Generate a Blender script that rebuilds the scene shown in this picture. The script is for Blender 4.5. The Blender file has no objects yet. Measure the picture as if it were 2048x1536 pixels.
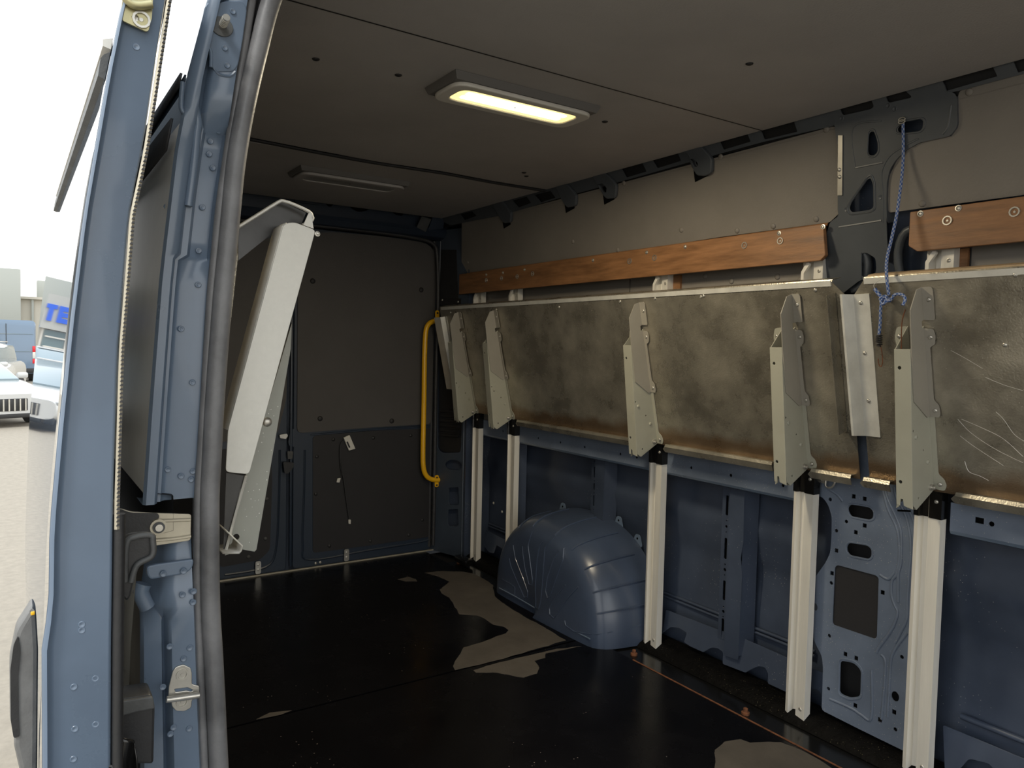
import bpy, bmesh, math, random
from mathutils import Vector, Matrix, noise
random.seed(4)
sc = bpy.context.scene
COL = sc.collection

# ------------------------------------------------------------------ camera
# World: x runs along the van (rear doors at negative x), y across it away from the
# photographer, z up; z = 0 is the cargo floor, metres throughout.
cam_d = bpy.data.cameras.new('camera'); cam = bpy.data.objects.new('camera', cam_d); COL.objects.link(cam)
sc.camera = cam
cam_d.sensor_width = 36.0; cam_d.lens = 36.0 * 1500 / 2048; cam_d.clip_start = .05; cam_d.clip_end = 500
yaw, pitch, roll = math.radians(-56.3), math.radians(2.8), math.radians(1.27)
fw = Vector((math.sin(yaw) * math.cos(pitch), math.cos(yaw) * math.cos(pitch), -math.sin(pitch)))
rt0 = Vector((math.cos(yaw), -math.sin(yaw), 0)); up0 = rt0.cross(fw)
rt = rt0 * math.cos(roll) + up0 * math.sin(roll); up = up0 * math.cos(roll) - rt0 * math.sin(roll)
M = Matrix((rt, up, -fw)).transposed().to_4x4(); M.translation = (0, 0, 1.2)
cam.matrix_world = M

# ------------------------------------------------------------------ sky, sun, exposure
w = bpy.data.worlds.new('sky'); sc.world = w; w.use_nodes = True
nt = w.node_tree; nt.nodes.clear()
wo = nt.nodes.new('ShaderNodeOutputWorld'); bg = nt.nodes.new('ShaderNodeBackground')
tc = nt.nodes.new('ShaderNodeTexCoord'); sp = nt.nodes.new('ShaderNodeSeparateXYZ'); cr = nt.nodes.new('ShaderNodeValToRGB')
cr.color_ramp.elements[0].position = 0.0; cr.color_ramp.elements[0].color = (.97, .95, .90, 1)
cr.color_ramp.elements[1].position = 1.0; cr.color_ramp.elements[1].color = (.80, .90, 1.0, 1)
nt.links.new(tc.outputs['Generated'], sp.inputs[0]); nt.links.new(sp.outputs['Z'], cr.inputs[0])
nt.links.new(cr.outputs[0], bg.inputs[0]); bg.inputs[1].default_value = 1.35
nt.links.new(bg.outputs[0], wo.inputs[0])
sun_d = bpy.data.lights.new('sun', 'SUN'); sun = bpy.data.objects.new('sun', sun_d); COL.objects.link(sun)
sun_d.energy = 1.2; sun_d.angle = math.radians(12); sun_d.color = (1, .95, .86)
sun.rotation_euler = Vector((-.35, .50, -.80)).to_track_quat('-Z', 'Y').to_euler()
vs = sc.view_settings; vs.view_transform = 'Standard'; vs.look = 'None'; vs.gamma = 1; vs.use_curve_mapping = False
vs.exposure = 0.75
sc.cycles.max_bounces = 10; sc.cycles.diffuse_bounces = 6; sc.cycles.glossy_bounces = 5
LAMP_POWER = 9.0

# ------------------------------------------------------------------ materials
MATS = {}
def mat(name, col, rough=.5, metal=0.0, var=0.0, vscale=6.0, bump=0.0, bscale=60.0, speck=0.0, sscale=220.0,
        speckcol=(.8, .8, .8), coat=0.0, emit=None, stretch=None, spec=.5, rvar=0.0, col2=None, thr=.5, rust=None):
    m = bpy.data.materials.new(name); m.use_nodes = True; n = m.node_tree; N = n.nodes; L = n.links
    b = N['Principled BSDF']
    b.inputs['Base Color'].default_value = (*col, 1); b.inputs['Roughness'].default_value = rough
    b.inputs['Metallic'].default_value = metal; b.inputs['Specular IOR Level'].default_value = spec
    b.inputs['Coat Weight'].default_value = coat; b.inputs['Coat Roughness'].default_value = .06
    if emit:
        b.inputs['Emission Color'].default_value = (*emit[0], 1); b.inputs['Emission Strength'].default_value = emit[1]
    t = N.new('ShaderNodeTexCoord'); vec = t.outputs['Object']
    if stretch:
        mp = N.new('ShaderNodeMapping'); mp.inputs['Scale'].default_value = stretch; L.new(vec, mp.inputs[0]); vec = mp.outputs[0]
    out = None
    if var or col2:
        q = N.new('ShaderNodeTexNoise'); q.inputs['Scale'].default_value = vscale; q.inputs['Detail'].default_value = 8
        q.inputs['Roughness'].default_value = .62; L.new(vec, q.inputs['Vector'])
        r = N.new('ShaderNodeValToRGB')
        c2 = col2 or tuple(c * (1 + var) for c in col); c1 = tuple(c * (1 - var) for c in col) if not col2 else col
        r.color_ramp.elements[0].position = thr - .17; r.color_ramp.elements[0].color = (*c1, 1)
        r.color_ramp.elements[1].position = thr + .17; r.color_ramp.elements[1].color = (*c2, 1)
        L.new(q.outputs['Fac'], r.inputs[0]); out = r.outputs[0]
        if rvar:
            mr = N.new('ShaderNodeMapRange'); mr.inputs[3].default_value = rough - rvar; mr.inputs[4].default_value = rough + rvar
            mr.inputs[1].default_value = .3; mr.inputs[2].default_value = .7
            L.new(q.outputs['Fac'], mr.inputs[0]); L.new(mr.outputs[0], b.inputs['Roughness'])
    if speck:
        v = N.new('ShaderNodeTexVoronoi'); v.inputs['Scale'].default_value = sscale; L.new(t.outputs['Object'], v.inputs['Vector'])
        q2 = N.new('ShaderNodeTexNoise'); q2.inputs['Scale'].default_value = 5; L.new(t.outputs['Object'], q2.inputs['Vector'])
        lt = N.new('ShaderNodeMath'); lt.operation = 'LESS_THAN'; L.new(v.outputs['Distance'], lt.inputs[0]); lt.inputs[1].default_value = .17
        sx = N.new('ShaderNodeSeparateXYZ'); L.new(v.outputs['Color'], sx.inputs[0])
        mm = N.new('ShaderNodeMath'); mm.operation = 'MULTIPLY'; L.new(sx.outputs[0], mm.inputs[0]); L.new(q2.outputs['Fac'], mm.inputs[1])
        g2 = N.new('ShaderNodeMath'); g2.operation = 'GREATER_THAN'; L.new(mm.outputs[0], g2.inputs[0]); g2.inputs[1].default_value = .6 - .5 * speck
        m2 = N.new('ShaderNodeMath'); m2.operation = 'MULTIPLY'; L.new(lt.outputs[0], m2.inputs[0]); L.new(g2.outputs[0], m2.inputs[1])
        mx = N.new('ShaderNodeMix'); mx.data_type = 'RGBA'
        if out: L.new(out, mx.inputs[6])
        else: mx.inputs[6].default_value = (*col, 1)
        mx.inputs[7].default_value = (*speckcol, 1); L.new(m2.outputs[0], mx.inputs[0]); out = mx.outputs[2]
    if out: L.new(out, b.inputs['Base Color'])
    if rust:
        zz0, zz1, rc = rust
        sz = N.new('ShaderNodeSeparateXYZ'); L.new(t.outputs['Object'], sz.inputs[0])
        qn = N.new('ShaderNodeTexNoise'); qn.inputs['Scale'].default_value = 9; L.new(t.outputs['Object'], qn.inputs['Vector'])
        ma = N.new('ShaderNodeMath'); ma.operation = 'MULTIPLY_ADD'; L.new(qn.outputs['Fac'], ma.inputs[0]); ma.inputs[1].default_value = -.07; L.new(sz.outputs['Z'], ma.inputs[2])
        mr2 = N.new('ShaderNodeMapRange'); mr2.inputs[1].default_value = zz0 - .035; mr2.inputs[2].default_value = zz1 - .035; mr2.inputs[3].default_value = .75; mr2.inputs[4].default_value = 0
        L.new(ma.outputs[0], mr2.inputs[0]); mx3 = N.new('ShaderNodeMix'); mx3.data_type = 'RGBA'
        if out: L.new(out, mx3.inputs[6])
        mx3.inputs[7].default_value = (*rc, 1); L.new(mr2.outputs[0], mx3.inputs[0]); L.new(mx3.outputs[2], b.inputs['Base Color'])
    if bump:
        q3 = N.new('ShaderNodeTexNoise'); q3.inputs['Scale'].default_value = bscale; q3.inputs['Detail'].default_value = 4; L.new(vec, q3.inputs['Vector'])
        bp = N.new('ShaderNodeBump'); bp.inputs['Strength'].default_value = bump; bp.inputs['Distance'].default_value = .004
        L.new(q3.outputs['Fac'], bp.inputs['Height']); L.new(bp.outputs[0], b.inputs['Normal'])
    MATS[name] = m; return m
PAINT = mat('blue_paint', (.120, .162, .225), .30, 0, .12, 3, .05, 7, coat=.25, rvar=.06)
SKINP = mat('outer_gloss_paint', (.045, .080, .135), .02, 0, bump=.0)
DUSTY = mat('dusty_blue_paint', (.120, .148, .200), .42, 0, .25, 3.0, .05, 30, speck=.45, sscale=170, speckcol=(.34, .33, .30), rvar=.12)
INNER = mat('inner_blue_paint', (.048, .062, .094), .38, 0, .28, 2.6, .04, 20, speck=.22, sscale=150, speckcol=(.3, .3, .28), rvar=.1)
ROOFP = mat('roof_rail_paint', (.072, .080, .090), .4, 0, .12, 5)
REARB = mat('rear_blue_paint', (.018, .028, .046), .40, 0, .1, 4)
GREY = mat('grey_lining', (.200, .182, .160), .62, 0, .07, 4, .15, 160)
CORNP = mat('corner_slate_paint', (.050, .064, .086), .38, 0, .12, 5)
HANDG = mat('worn_grey_plastic', (.13, .13, .128), .5, 0, .2, 20, .1, 250)
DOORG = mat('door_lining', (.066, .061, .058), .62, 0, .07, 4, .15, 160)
ARCHP = mat('arch_cover_paint', (.046, .063, .102), .30, 0, .15, 4, .04, 20, coat=.15)
DINN = mat('door_inner_bounce_grey', (.55, .54, .50), .6)  # pale tone added to bounce light across the gap onto the body skin
QREFL = mat('quarter_skin_reflection', (.58, .565, .53), .30, 0, .15, 2.5)  # blue body skin, with its pale grey reflection put into the colour
GALVD = mat('dull_dark_galvanised', (.06, .06, .06), .35, .6, .2, 9)
CEIL = mat('ceiling_lining', (.40, .382, .370), .62, 0, .08, 2.2, .2, 200)
GREYD = mat('dark_lining', (.016, .015, .016), .60, 0, .10, 5, .1, 150)
GALV = mat('galvanised_sheet', (.38, .350, .285), .30, .72, .32, 7, .22, 190, speck=.25, sscale=190, speckcol=(.75, .72, .62), rvar=.1)
GALVS = mat('stained_galvanised_sheet', (.38, .350, .285), .30, .72, .32, 7, .22, 190, speck=.3, sscale=190, speckcol=(.75, .72, .62), rvar=.1, rust=(.875, .915, (.20, .11, .045)))
GALVW = mat('pale_galvanised', (.66, .65, .60), .50, .35, .08, 22, .05, 90, rvar=.08)
BRK = mat('sage_grey_paint', (.345, .338, .275), .42, 0, .05, 8)
EXT = mat('taupe_grey_paint', (.285, .265, .225), .45, 0, .05, 8)
BRKW = mat('wet_sage_paint', (.36, .37, .33), .4, 0, .05, 8, speck=.5, sscale=140, speckcol=(.75, .77, .72))
ALU = mat('aluminium_rail', (.74, .71, .64), .40, .10, .08, 30, .03, 40, stretch=(1, 1, .08))
STEEL = mat('zinc_steel', (.55, .53, .48), .35, .8, .1, 20)
BRASSY = mat('yellow_zinc', (.46, .42, .24), .35, .6, .12, 18)
TAN = mat('tan_track_metal', (.46, .42, .33), .4, .4, .12, 14)
WOOD = mat('brown_plywood', (.25, .120, .050), .5, 0, .30, 5, .1, 40, stretch=(1.2, 8, 9), rvar=.08)
PLYE = mat('plywood_edge', (.46, .33, .19), .6, 0, .2, 30)
FLOORM = mat('wet_black_floor', (.0032, .0030, .0036), .26, 0, .35, 3, .05, 120, rvar=.10, spec=.14, speck=.10, sscale=90, speckcol=(.12, .10, .09))
DRY = mat('dry_floor_patch', (.070, .060, .050), .75, 0, .22, 7, .15, 160)
BLK = mat('black_gloss', (.006, .006, .006), .16, 0, .0)
BLKM = mat('black_grit', (.0028, .0026, .0025), .6, 0, .5, 40, .6, 130, speck=.42, sscale=150, speckcol=(.09, .08, .05), spec=.08)
PLAST = mat('black_plastic', (.018, .018, .019), .48, 0, .15, 30, .1, 250)
PLASTG = mat('dusty_black_plastic', (.070, .072, .072), .55, 0, .3, 14, .15, 200)
HOUS = mat('lamp_housing_grey', (.13, .125, .12), .6)
RUB = mat('rubber_seal', (.150, .150, .155), .42, 0, .35, 9, .1, 240, rvar=.1)
RUBD = mat('dark_rubber', (.030, .030, .032), .5, 0, .2, 30)
RUST = mat('rust', (.16, .06, .025), .8, 0, .4, 60, .3, 200)
YEL = mat('yellow_paint', (.80, .43, .008), .32, 0, .05, 5, coat=.3)
WHITEP = mat('white_plastic', (.62, .60, .55), .4)
FRAMEP = mat('lamp_frame_plastic', (.62, .60, .55), .4)
LENS = mat('lit_lens', (.9, .85, .7), .3, emit=((1, .74, .26), .95))
LED = mat('led_strip', (1, 1, .9), .3, emit=((1, .93, .66), 6.0))
LENSOFF = mat('unlit_lens', (.22, .22, .21), .3)
VOID = mat('dark_cavity', (.008, .008, .009), .7)
HOLEB = mat('hole_black', (.002, .002, .002), .9, spec=.1)
ASPH = mat('pale_asphalt', (.27, .237, .19), .9, 0, .10, 14, .8, 25)
WALLB = mat('cream_wall', (.50, .47, .40), .8)
AWN = mat('grey_cladding', (.36, .375, .345), .7)
WHT = mat('white_car_paint', (.52, .52, .51), .15, coat=.8)
CARB = mat('blue_car_paint', (.13, .19, .27), .2, coat=.6)
GLAS = mat('car_glass', (.20, .26, .29), .06, coat=.5)
TYRE = mat('tyre', (.02, .02, .02), .8)
REDL = mat('red_lens', (.65, .02, .03), .25)
BLUEL = mat('blue_sign_paint', (.02, .10, .62), .5)
WIN = mat('window_glass', (.12, .17, .18), .1)
SIGNW = mat('sign_band', (.40, .40, .38), .6)
def rope_mat():
    m = bpy.data.materials.new('blue_check_cord'); m.use_nodes = True; n = m.node_tree
    b = n.nodes['Principled BSDF']; b.inputs['Roughness'].default_value = .7
    uv = n.nodes.new('ShaderNodeUVMap'); mp = n.nodes.new('ShaderNodeMapping'); mp.inputs['Scale'].default_value = (6, 1, 1)
    ck = n.nodes.new('ShaderNodeTexChecker'); ck.inputs['Scale'].default_value = 1.0
    ck.inputs['Color1'].default_value = (.03, .10, .33, 1); ck.inputs['Color2'].default_value = (.60, .62, .66, 1)
    ck2 = n.nodes.new('ShaderNodeTexNoise'); ck2.inputs['Scale'].default_value = 60
    mx = n.nodes.new('ShaderNodeMix'); mx.data_type = 'RGBA'; mx.inputs[7].default_value = (.02, .06, .22, 1)
    L = n.links; L.new(uv.outputs[0], mp.inputs[0]); L.new(mp.outputs[0], ck.inputs[0]); L.new(ck.outputs[0], mx.inputs[6])
    L.new(ck2.outputs['Fac'], mx.inputs[0]); L.new(mx.outputs[2], b.inputs['Base Color']); return m
ROPE = rope_mat()

# ------------------------------------------------------------------ helpers
def V(*a): return Vector(a)
def put(name, me, m=None, parent=None):
    o = bpy.data.objects.new(name, me); COL.objects.link(o)
    if m and not me.materials: me.materials.append(m)
    if parent: o.parent = parent; o.matrix_parent_inverse = Matrix.Translation(parent.location).inverted() if parent.type == 'EMPTY' else Matrix.Identity(4)
    return o
def root(name, loc=(0, 0, 0), label=None, cat=None, group=None, kind=None):
    o = bpy.data.objects.new(name, None); COL.objects.link(o); o.location = loc; o.empty_display_size = .05
    if kind: o['kind'] = kind
    if label: o['label'] = label
    if cat: o['category'] = cat
    if group: o['group'] = group
    return o
def tag(o, label, cat, group=None):
    o['label'] = label; o['category'] = cat
    if group: o['group'] = group
    return o
def frame(o, u, v):
    u = Vector(u).normalized(); v = Vector(v).normalized(); ww = u.cross(v)
    m = Matrix((u, v, ww)).transposed().to_4x4(); m.translation = o; return m
def FY(y): return frame((0, y, 0), (1, 0, 0), (0, 0, 1))       # (x, z) on a plane y = const, depth towards -y
def FX(x): return frame((x, 0, 0), (0, 1, 0), (0, 0, 1))       # (y, z) on a plane x = const, depth towards +x
def FZ(z): return frame((0, 0, z), (1, 0, 0), (0, 1, 0))       # (x, y) on a plane z = const, depth upwards
FS = frame((0, 2.11, .84), (1, 0, 0), (0, -.22, 1))            # the folded shelf's sheet: (x, s), depth into the van
FU = frame((0, 2.12, 1.60), (1, 0, 0), (0, -.22, 1))           # the upper side wall
FD = frame((-3.88, 2.045, 0), (.25, .075, 0), (0, 0, 1))       # the rear corner pillar
def rnd(pts, r, n=4):
    out = []; N = len(pts)
    for i, p in enumerate(pts):
        p = Vector(p); a = Vector(pts[i - 1]); b = Vector(pts[(i + 1) % N])
        da = (a - p); db = (b - p); k = min(r, da.length * .45, db.length * .45)
        if k < 1e-4: out.append(tuple(p)); continue
        pa = p + da.normalized() * k; pb = p + db.normalized() * k
        for j in range(n + 1):
            t = j / n; out.append(tuple(pa * (1 - t) ** 2 + p * 2 * t * (1 - t) + pb * t * t))
    return out
def rect(cx, cy, w_, h_, r=0, ang=0):
    q = [(-w_ / 2, -h_ / 2), (w_ / 2, -h_ / 2), (w_ / 2, h_ / 2), (-w_ / 2, h_ / 2)]
    if r: q = rnd(q, r)
    c, s = math.cos(ang), math.sin(ang)
    return [(cx + a * c - b * s, cy + a * s + b * c) for a, b in q]
def disc(cx, cy, r, n=12, ry=None):
    ry = ry or r
    return [(cx + r * math.cos(2 * math.pi * i / n), cy + ry * math.sin(2 * math.pi * i / n)) for i in range(n)]
def shade(me, ang=.6):
    for p in me.polygons: p.use_smooth = True
    try: me.set_sharp_from_angle(angle=ang)
    except Exception: pass
def plate_me(name, outer, holes=(), t=.002, bevel=0.0, w0=0.0):
    cu = bpy.data.curves.new('tmp', 'CURVE'); cu.dimensions = '2D'; cu.fill_mode = 'BOTH'
    for loop in [outer] + list(holes):
        s = cu.splines.new('POLY'); s.points.add(len(loop) - 1)
        for i, p in enumerate(loop): s.points[i].co = (p[0], p[1], 0, 1)
        s.use_cyclic_u = True
    cu.extrude = max(t / 2 - bevel, 1e-5); cu.bevel_depth = bevel; cu.bevel_resolution = 1
    if bevel: cu.offset = -bevel
    ob = bpy.data.objects.new('tmp', cu); COL.objects.link(ob)
    dg = bpy.context.evaluated_depsgraph_get(); dg.update()
    me = bpy.data.meshes.new_from_object(ob.evaluated_get(dg)); me.name = name
    bpy.data.objects.remove(ob); bpy.data.curves.remove(cu)
    me.materials.clear()
    me.transform(Matrix.Translation((0, 0, w0 + t / 2)))
    return me
def inside(p, loop):
    x, y = p; c = False; j = len(loop) - 1
    for i in range(len(loop)):
        xi, yi = loop[i]; xj, yj = loop[j]
        if (yi > y) != (yj > y) and x < (xj - xi) * (y - yi) / (yj - yi) + xi: c = not c
        j = i
    return c
def plate_cdt(name, outer, holes, t, w0):
    from mathutils.geometry import delaunay_2d_cdt
    P, E = [], []
    for loop in [outer] + list(holes):
        k = len(P); n = len(loop); P += [Vector((p[0], p[1])) for p in loop]; E += [(k + i, k + (i + 1) % n) for i in range(n)]
    ov, oe, of, *_ = delaunay_2d_cdt(P, E, [], 0, 1e-6)
    tris = []
    for f in of:
        c = sum((ov[i] for i in f), Vector((0, 0))) / len(f)
        if inside(c, outer) and not any(inside(c, h) for h in holes): tris.append(tuple(f))
    cnt = {}
    for f in tris:
        for i in range(3):
            e = (f[i], f[(i + 1) % 3]); cnt[e] = 1
    n = len(ov)
    V3 = [(v.x, v.y, w0 + t) for v in ov] + [(v.x, v.y, w0) for v in ov]
    F3 = list(tris) + [(f[2] + n, f[1] + n, f[0] + n) for f in tris]
    for (a, b) in cnt:
        if (b, a) not in cnt: F3.append((b, a, a + n, b + n))
    me = bpy.data.meshes.new(name); me.from_pydata(V3, [], F3); me.update()
    bm = bmesh.new(); bm.from_mesh(me)
    bmesh.ops.delete(bm, geom=[v for v in bm.verts if not v.link_faces], context='VERTS')
    bmesh.ops.recalc_face_normals(bm, faces=bm.faces); bm.to_mesh(me); bm.free()
    return me
def plate(name, F, outer, m, parent=None, holes=(), t=.002, w0=0.0, bevel=0.0, kind=None):
    me = plate_me(name, outer, holes, t, bevel, w0) if bevel else plate_cdt(name, outer, holes, t, w0)
    me.transform(F)
    me.materials.append(m)
    if bevel: shade(me, .5)
    o = put(name, me, None, parent)
    if kind: o['kind'] = kind
    return o
def mesh(name, vs_, fs, m, parent=None, smooth=False, ang=.6):
    me = bpy.data.meshes.new(name); me.from_pydata([tuple(v) for v in vs_], [], fs); me.update()
    bm = bmesh.new(); bm.from_mesh(me); bmesh.ops.recalc_face_normals(bm, faces=bm.faces); bm.to_mesh(me); bm.free()
    me.materials.append(m)
    if smooth: shade(me, ang)
    return put(name, me, None, parent)
def loft(name, rows, m, parent=None, smooth=True, ang=.6, closed=False, thick=0.0):
    nr, nc = len(rows), len(rows[0]); vs_ = [p for r in rows for p in r]; fs = []
    for i in range(nr - 1):
        for j in range(nc - (0 if closed else 1)):
            k = (j + 1) % nc; fs.append((i * nc + j, i * nc + k, (i + 1) * nc + k, (i + 1) * nc + j))
    if closed: fs += [tuple(range(nc)), tuple((nr - 1) * nc + j for j in range(nc))[::-1]]
    o = mesh(name, vs_, fs, m, parent, smooth, ang)
    if thick:
        md = o.modifiers.new('s', 'SOLIDIFY'); md.thickness = thick; md.offset = 0
    return o
def box(name, c, s, m, parent=None, bevel=0.0, F=None, seg=2):
    bm = bmesh.new(); bmesh.ops.create_cube(bm, size=1); bmesh.ops.scale(bm, vec=s, verts=bm.verts)
    if bevel: bmesh.ops.bevel(bm, geom=bm.edges[:], offset=bevel, segments=seg, affect='EDGES', profile=.5)
    bmesh.ops.translate(bm, vec=c, verts=bm.verts)
    if F is not None: bmesh.ops.transform(bm, matrix=F, verts=bm.verts)
    me = bpy.data.meshes.new(name); bm.to_mesh(me); bm.free(); me.materials.append(m)
    if bevel: shade(me, .5)
    return put(name, me, None, parent)
def tube(name, pts, r, m, parent=None, n=10, sub=5, closed_ends=True, flat=1.0, nrm=None):
    P = [Vector(p) for p in pts]
    if sub > 1 and len(P) > 2:
        Q = []
        for i in range(len(P) - 1):
            p0 = P[max(i - 1, 0)]; p1 = P[i]; p2 = P[i + 1]; p3 = P[min(i + 2, len(P) - 1)]
            for j in range(sub):
                t = j / sub
                Q.append(.5 * ((2 * p1) + (-p0 + p2) * t + (2 * p0 - 5 * p1 + 4 * p2 - p3) * t * t + (-p0 + 3 * p1 - 3 * p2 + p3) * t ** 3))
        Q.append(P[-1]); P = Q
    rr = r if callable(r) else (lambda t: r)
    T = [(P[min(i + 1, len(P) - 1)] - P[max(i - 1, 0)]).normalized() for i in range(len(P))]
    a = Vector(nrm) if nrm else (Vector((0, 0, 1)) if abs(T[0].z) < .8 else Vector((1, 0, 0)))
    a = (a - T[0] * a.dot(T[0])).normalized(); vs_ = []; L = 0; LL = []
    for i, p in enumerate(P):
        if nrm: a = Vector(nrm)
        a = (a - T[i] * a.dot(T[i])).normalized(); b = T[i].cross(a); R_ = rr(i / (len(P) - 1))
        if i: L += (P[i] - P[i - 1]).length
        LL.append(L)
        for j in range(n):
            q = 2 * math.pi * j / n; vs_.append(p + a * math.cos(q) * R_ * flat + b * math.sin(q) * R_)
    fs = []
    for i in range(len(P) - 1):
        for j in range(n):
            k = (j + 1) % n; fs.append((i * n + j, i * n + k, (i + 1) * n + k, (i + 1) * n + j))
    nf = len(fs)
    if closed_ends: fs += [tuple(range(n))[::-1], tuple((len(P) - 1) * n + j for j in range(n))]
    me = bpy.data.meshes.new(name); me.from_pydata([tuple(v) for v in vs_], [], fs)
    uv = me.uv_layers.new(name='UVMap')
    for f in me.polygons[:nf]:
        i, j = divmod(f.index, n)
        for li, (du, dv) in zip(f.loop_indices, ((0, 0), (1, 0), (1, 1), (0, 1))):
            uv.data[li].uv = ((j + du) / n, LL[i + dv] / (r if not callable(r) else .005) / 1.6)
    me.materials.append(m); shade(me, .9)
    return put(name, me, None, parent)
def sweepx(name, prof, x0, x1, m, parent=None, F=None, smooth=False):
    """closed (a, b) outline swept along x between x0 and x1; outline in (y, z) or, with F, in F's (v, w)"""
    rows = [[(x, a, b) for a, b in prof] for x in (x0, x1)]
    o = loft(name, rows, m, parent, smooth, .5, closed=True)
    if F is not None: o.data.transform(F)
    return o
def thickline(pl, t):
    """outline of an open polyline given thickness t"""
    P = [Vector(p) for p in pl]; L_, R_ = [], []
    for i, p in enumerate(P):
        d0 = (P[i] - P[i - 1]).normalized() if i else (P[1] - P[0]).normalized()
        d1 = (P[i + 1] - P[i]).normalized() if i < len(P) - 1 else d0
        n0 = Vector((-d0.y, d0.x)); n1 = Vector((-d1.y, d1.x)); nn = (n0 + n1).normalized(); k = 1 / max(nn.dot(n0), .4)
        L_.append(tuple(p + nn * k * t / 2)); R_.append(tuple(p - nn * k * t / 2))
    return L_ + R_[::-1]
SH = {}
def dome_me(kind):
    if kind in SH: return SH[kind]
    bm = bmesh.new()
    prof = {'rivet': [(.006, 0), (.006, .0012), (.0045, .003), (.0022, .0034), (.0022, .0024)],
            'screw': [(.0085, 0), (.0085, .0015), (.0055, .0018), (.0055, .0045), (.003, .0055), (.003, .0035)],
            'button': [(.011, 0), (.0105, .002), (.007, .004), (.003, .005)],
            'nut': [(.011, 0), (.011, .006), (.006, .007), (.006, .016), (.0045, .017)],
            'weld': [(.007, 0), (.006, .0012), (.004, .0012), (.003, .0004)],
            'cupscrew': [(.014, 0), (.0135, .003), (.010, .003), (.0085, -.004), (.005, -.003), (.003, .001)]}[kind]
    n = 12; rings = []
    for r, h in prof: rings.append([bm.verts.new((r * math.cos(2 * math.pi * i / n), r * math.sin(2 * math.pi * i / n), h)) for i in range(n)])
    for a, b in zip(rings, rings[1:]):
        for i in range(n): bm.faces.new((a[i], a[(i + 1) % n], b[(i + 1) % n], b[i]))
    bm.faces.new(rings[-1])
    me = bpy.data.meshes.new(kind); bm.to_mesh(me); bm.free(); shade(me, .8); SH[kind] = me; return me
SHM = {}
def stud(name, F, p, m, parent, kind='rivet', h=0.0, s=1.0):
    k = (kind, m.name)
    if k not in SHM:
        me = dome_me(kind).copy(); me.materials.append(m); SHM[k] = me
    o = bpy.data.objects.new(name, SHM[k]); COL.objects.link(o)
    o.parent = parent
    if parent.type == 'EMPTY': o.matrix_parent_inverse = Matrix.Translation(parent.location).inverted()
    o.matrix_basis = F @ Matrix.Translation((p[0], p[1], h)) @ Matrix.Scale(s, 4)
    return o
def join(name, objs, parent=None):
    """merge helper-made meshes that are one physical piece into one mesh object"""
    bm = bmesh.new(); mats = []
    for o in objs:
        me = o.data
        if o.modifiers:
            dg = bpy.context.evaluated_depsgraph_get(); me = bpy.data.meshes.new_from_object(o.evaluated_get(dg))
        idx = {}
        for i, mm in enumerate(me.materials):
            if mm not in mats: mats.append(mm)
            idx[i] = mats.index(mm)
        st = len(bm.faces); bm.from_mesh(me); bm.faces.ensure_lookup_table()
        for f in bm.faces[st:]: f.material_index = idx.get(f.material_index, 0)
    out = bpy.data.meshes.new(name); bm.to_mesh(out); bm.free()
    for mm in mats: out.materials.append(mm)
    for o in objs: bpy.data.objects.remove(o)
    return put(name, out, None, parent)

# ================================================================== THE CARGO BOX (setting)
# ---- floor
floor = root('floor', (-1.7, 1.2, 0), kind='structure')
plate('floor_panel', FZ(-.018), [(-3.87, .30), (-2.371, .30), (-2.371, 1.995), (-3.87, 1.995)], FLOORM, floor, t=.018)
plate('floor_panel', FZ(-.018), [(-2.361, .30), (.75, .30), (.75, 1.992), (-2.361, 1.992)], FLOORM, floor, t=.018)
plate('subfloor', FZ(-.05), [(-3.9, .26), (.75, .26), (.75, 2.28), (-3.9, 2.28)], VOID, floor, t=.020)
dp = [[(-3.498,1.802),(-3.481,1.892),(-3.411,1.992),(-3.353,2.022),(-3.233,2.019),(-3.143,2.006),(-3.005,1.929),(-2.91,1.906),(-2.687,1.894),(-2.516,1.895),(-2.39,1.886),(-2.381,1.795),(-2.365,1.527),(-2.372,1.353),(-2.436,1.389),(-2.491,1.448),(-2.537,1.489),(-2.544,1.56),(-2.56,1.64),(-2.577,1.712),(-2.599,1.744),(-2.645,1.746),(-2.688,1.72),(-2.769,1.728),(-2.821,1.716),(-2.869,1.658),(-2.948,1.682),(-3.087,1.726),(-3.158,1.724),(-3.218,1.745),(-3.295,1.84),(-3.344,1.843),(-3.397,1.835)],
      [(-2.335,1.416),(-2.345,1.514),(-2.341,1.655),(-2.336,1.802),(-2.304,1.905),(-2.314,1.827),(-2.321,1.735),(-2.291,1.708),(-2.288,1.657),(-2.225,1.636),(-2.194,1.6),(-2.189,1.54),(-2.227,1.511),(-2.273,1.477),(-2.312,1.412)],
      [(-3.465,1.631),(-3.476,1.695),(-3.424,1.717),(-3.385,1.703),(-3.413,1.653)],
      [(-2.376,0.638),(-2.396,0.687),(-2.378,0.749),(-2.364,0.711)],
      [(-1.33,1.57),(-1.482,1.757),(-1.499,1.818),(-1.486,1.872),(-1.454,1.88),(-1.409,1.965),(-1.347,1.978),(-1.281,1.98),(-1.173,1.96),(-1.074,1.942)]]
def wob(poly, amp):
    out = []
    for i, p in enumerate(poly):
        a = Vector(p); b = Vector(poly[(i + 1) % len(poly)]); k = max(1, int((b - a).length / .018))
        for j in range(k):
            q = a + (b - a) * j / k; f = noise.noise_vector(Vector((q.x * 22, q.y * 22, 3.3))) * amp
            out.append((q.x + f.x, q.y + f.y))
    return out
for i, q in enumerate(dp):
    o = plate('dry_patch', FZ(0.0), wob(q, .006), DRY, floor, t=.0006); o['label'] = 'dry grey patch on the wet black floor'
plate('rust_edge_strip', FZ(0), [(-2.10, 1.990), (.75, 1.990), (.75, 1.996), (-2.10, 1.996)], RUST, floor, t=.002)
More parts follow.
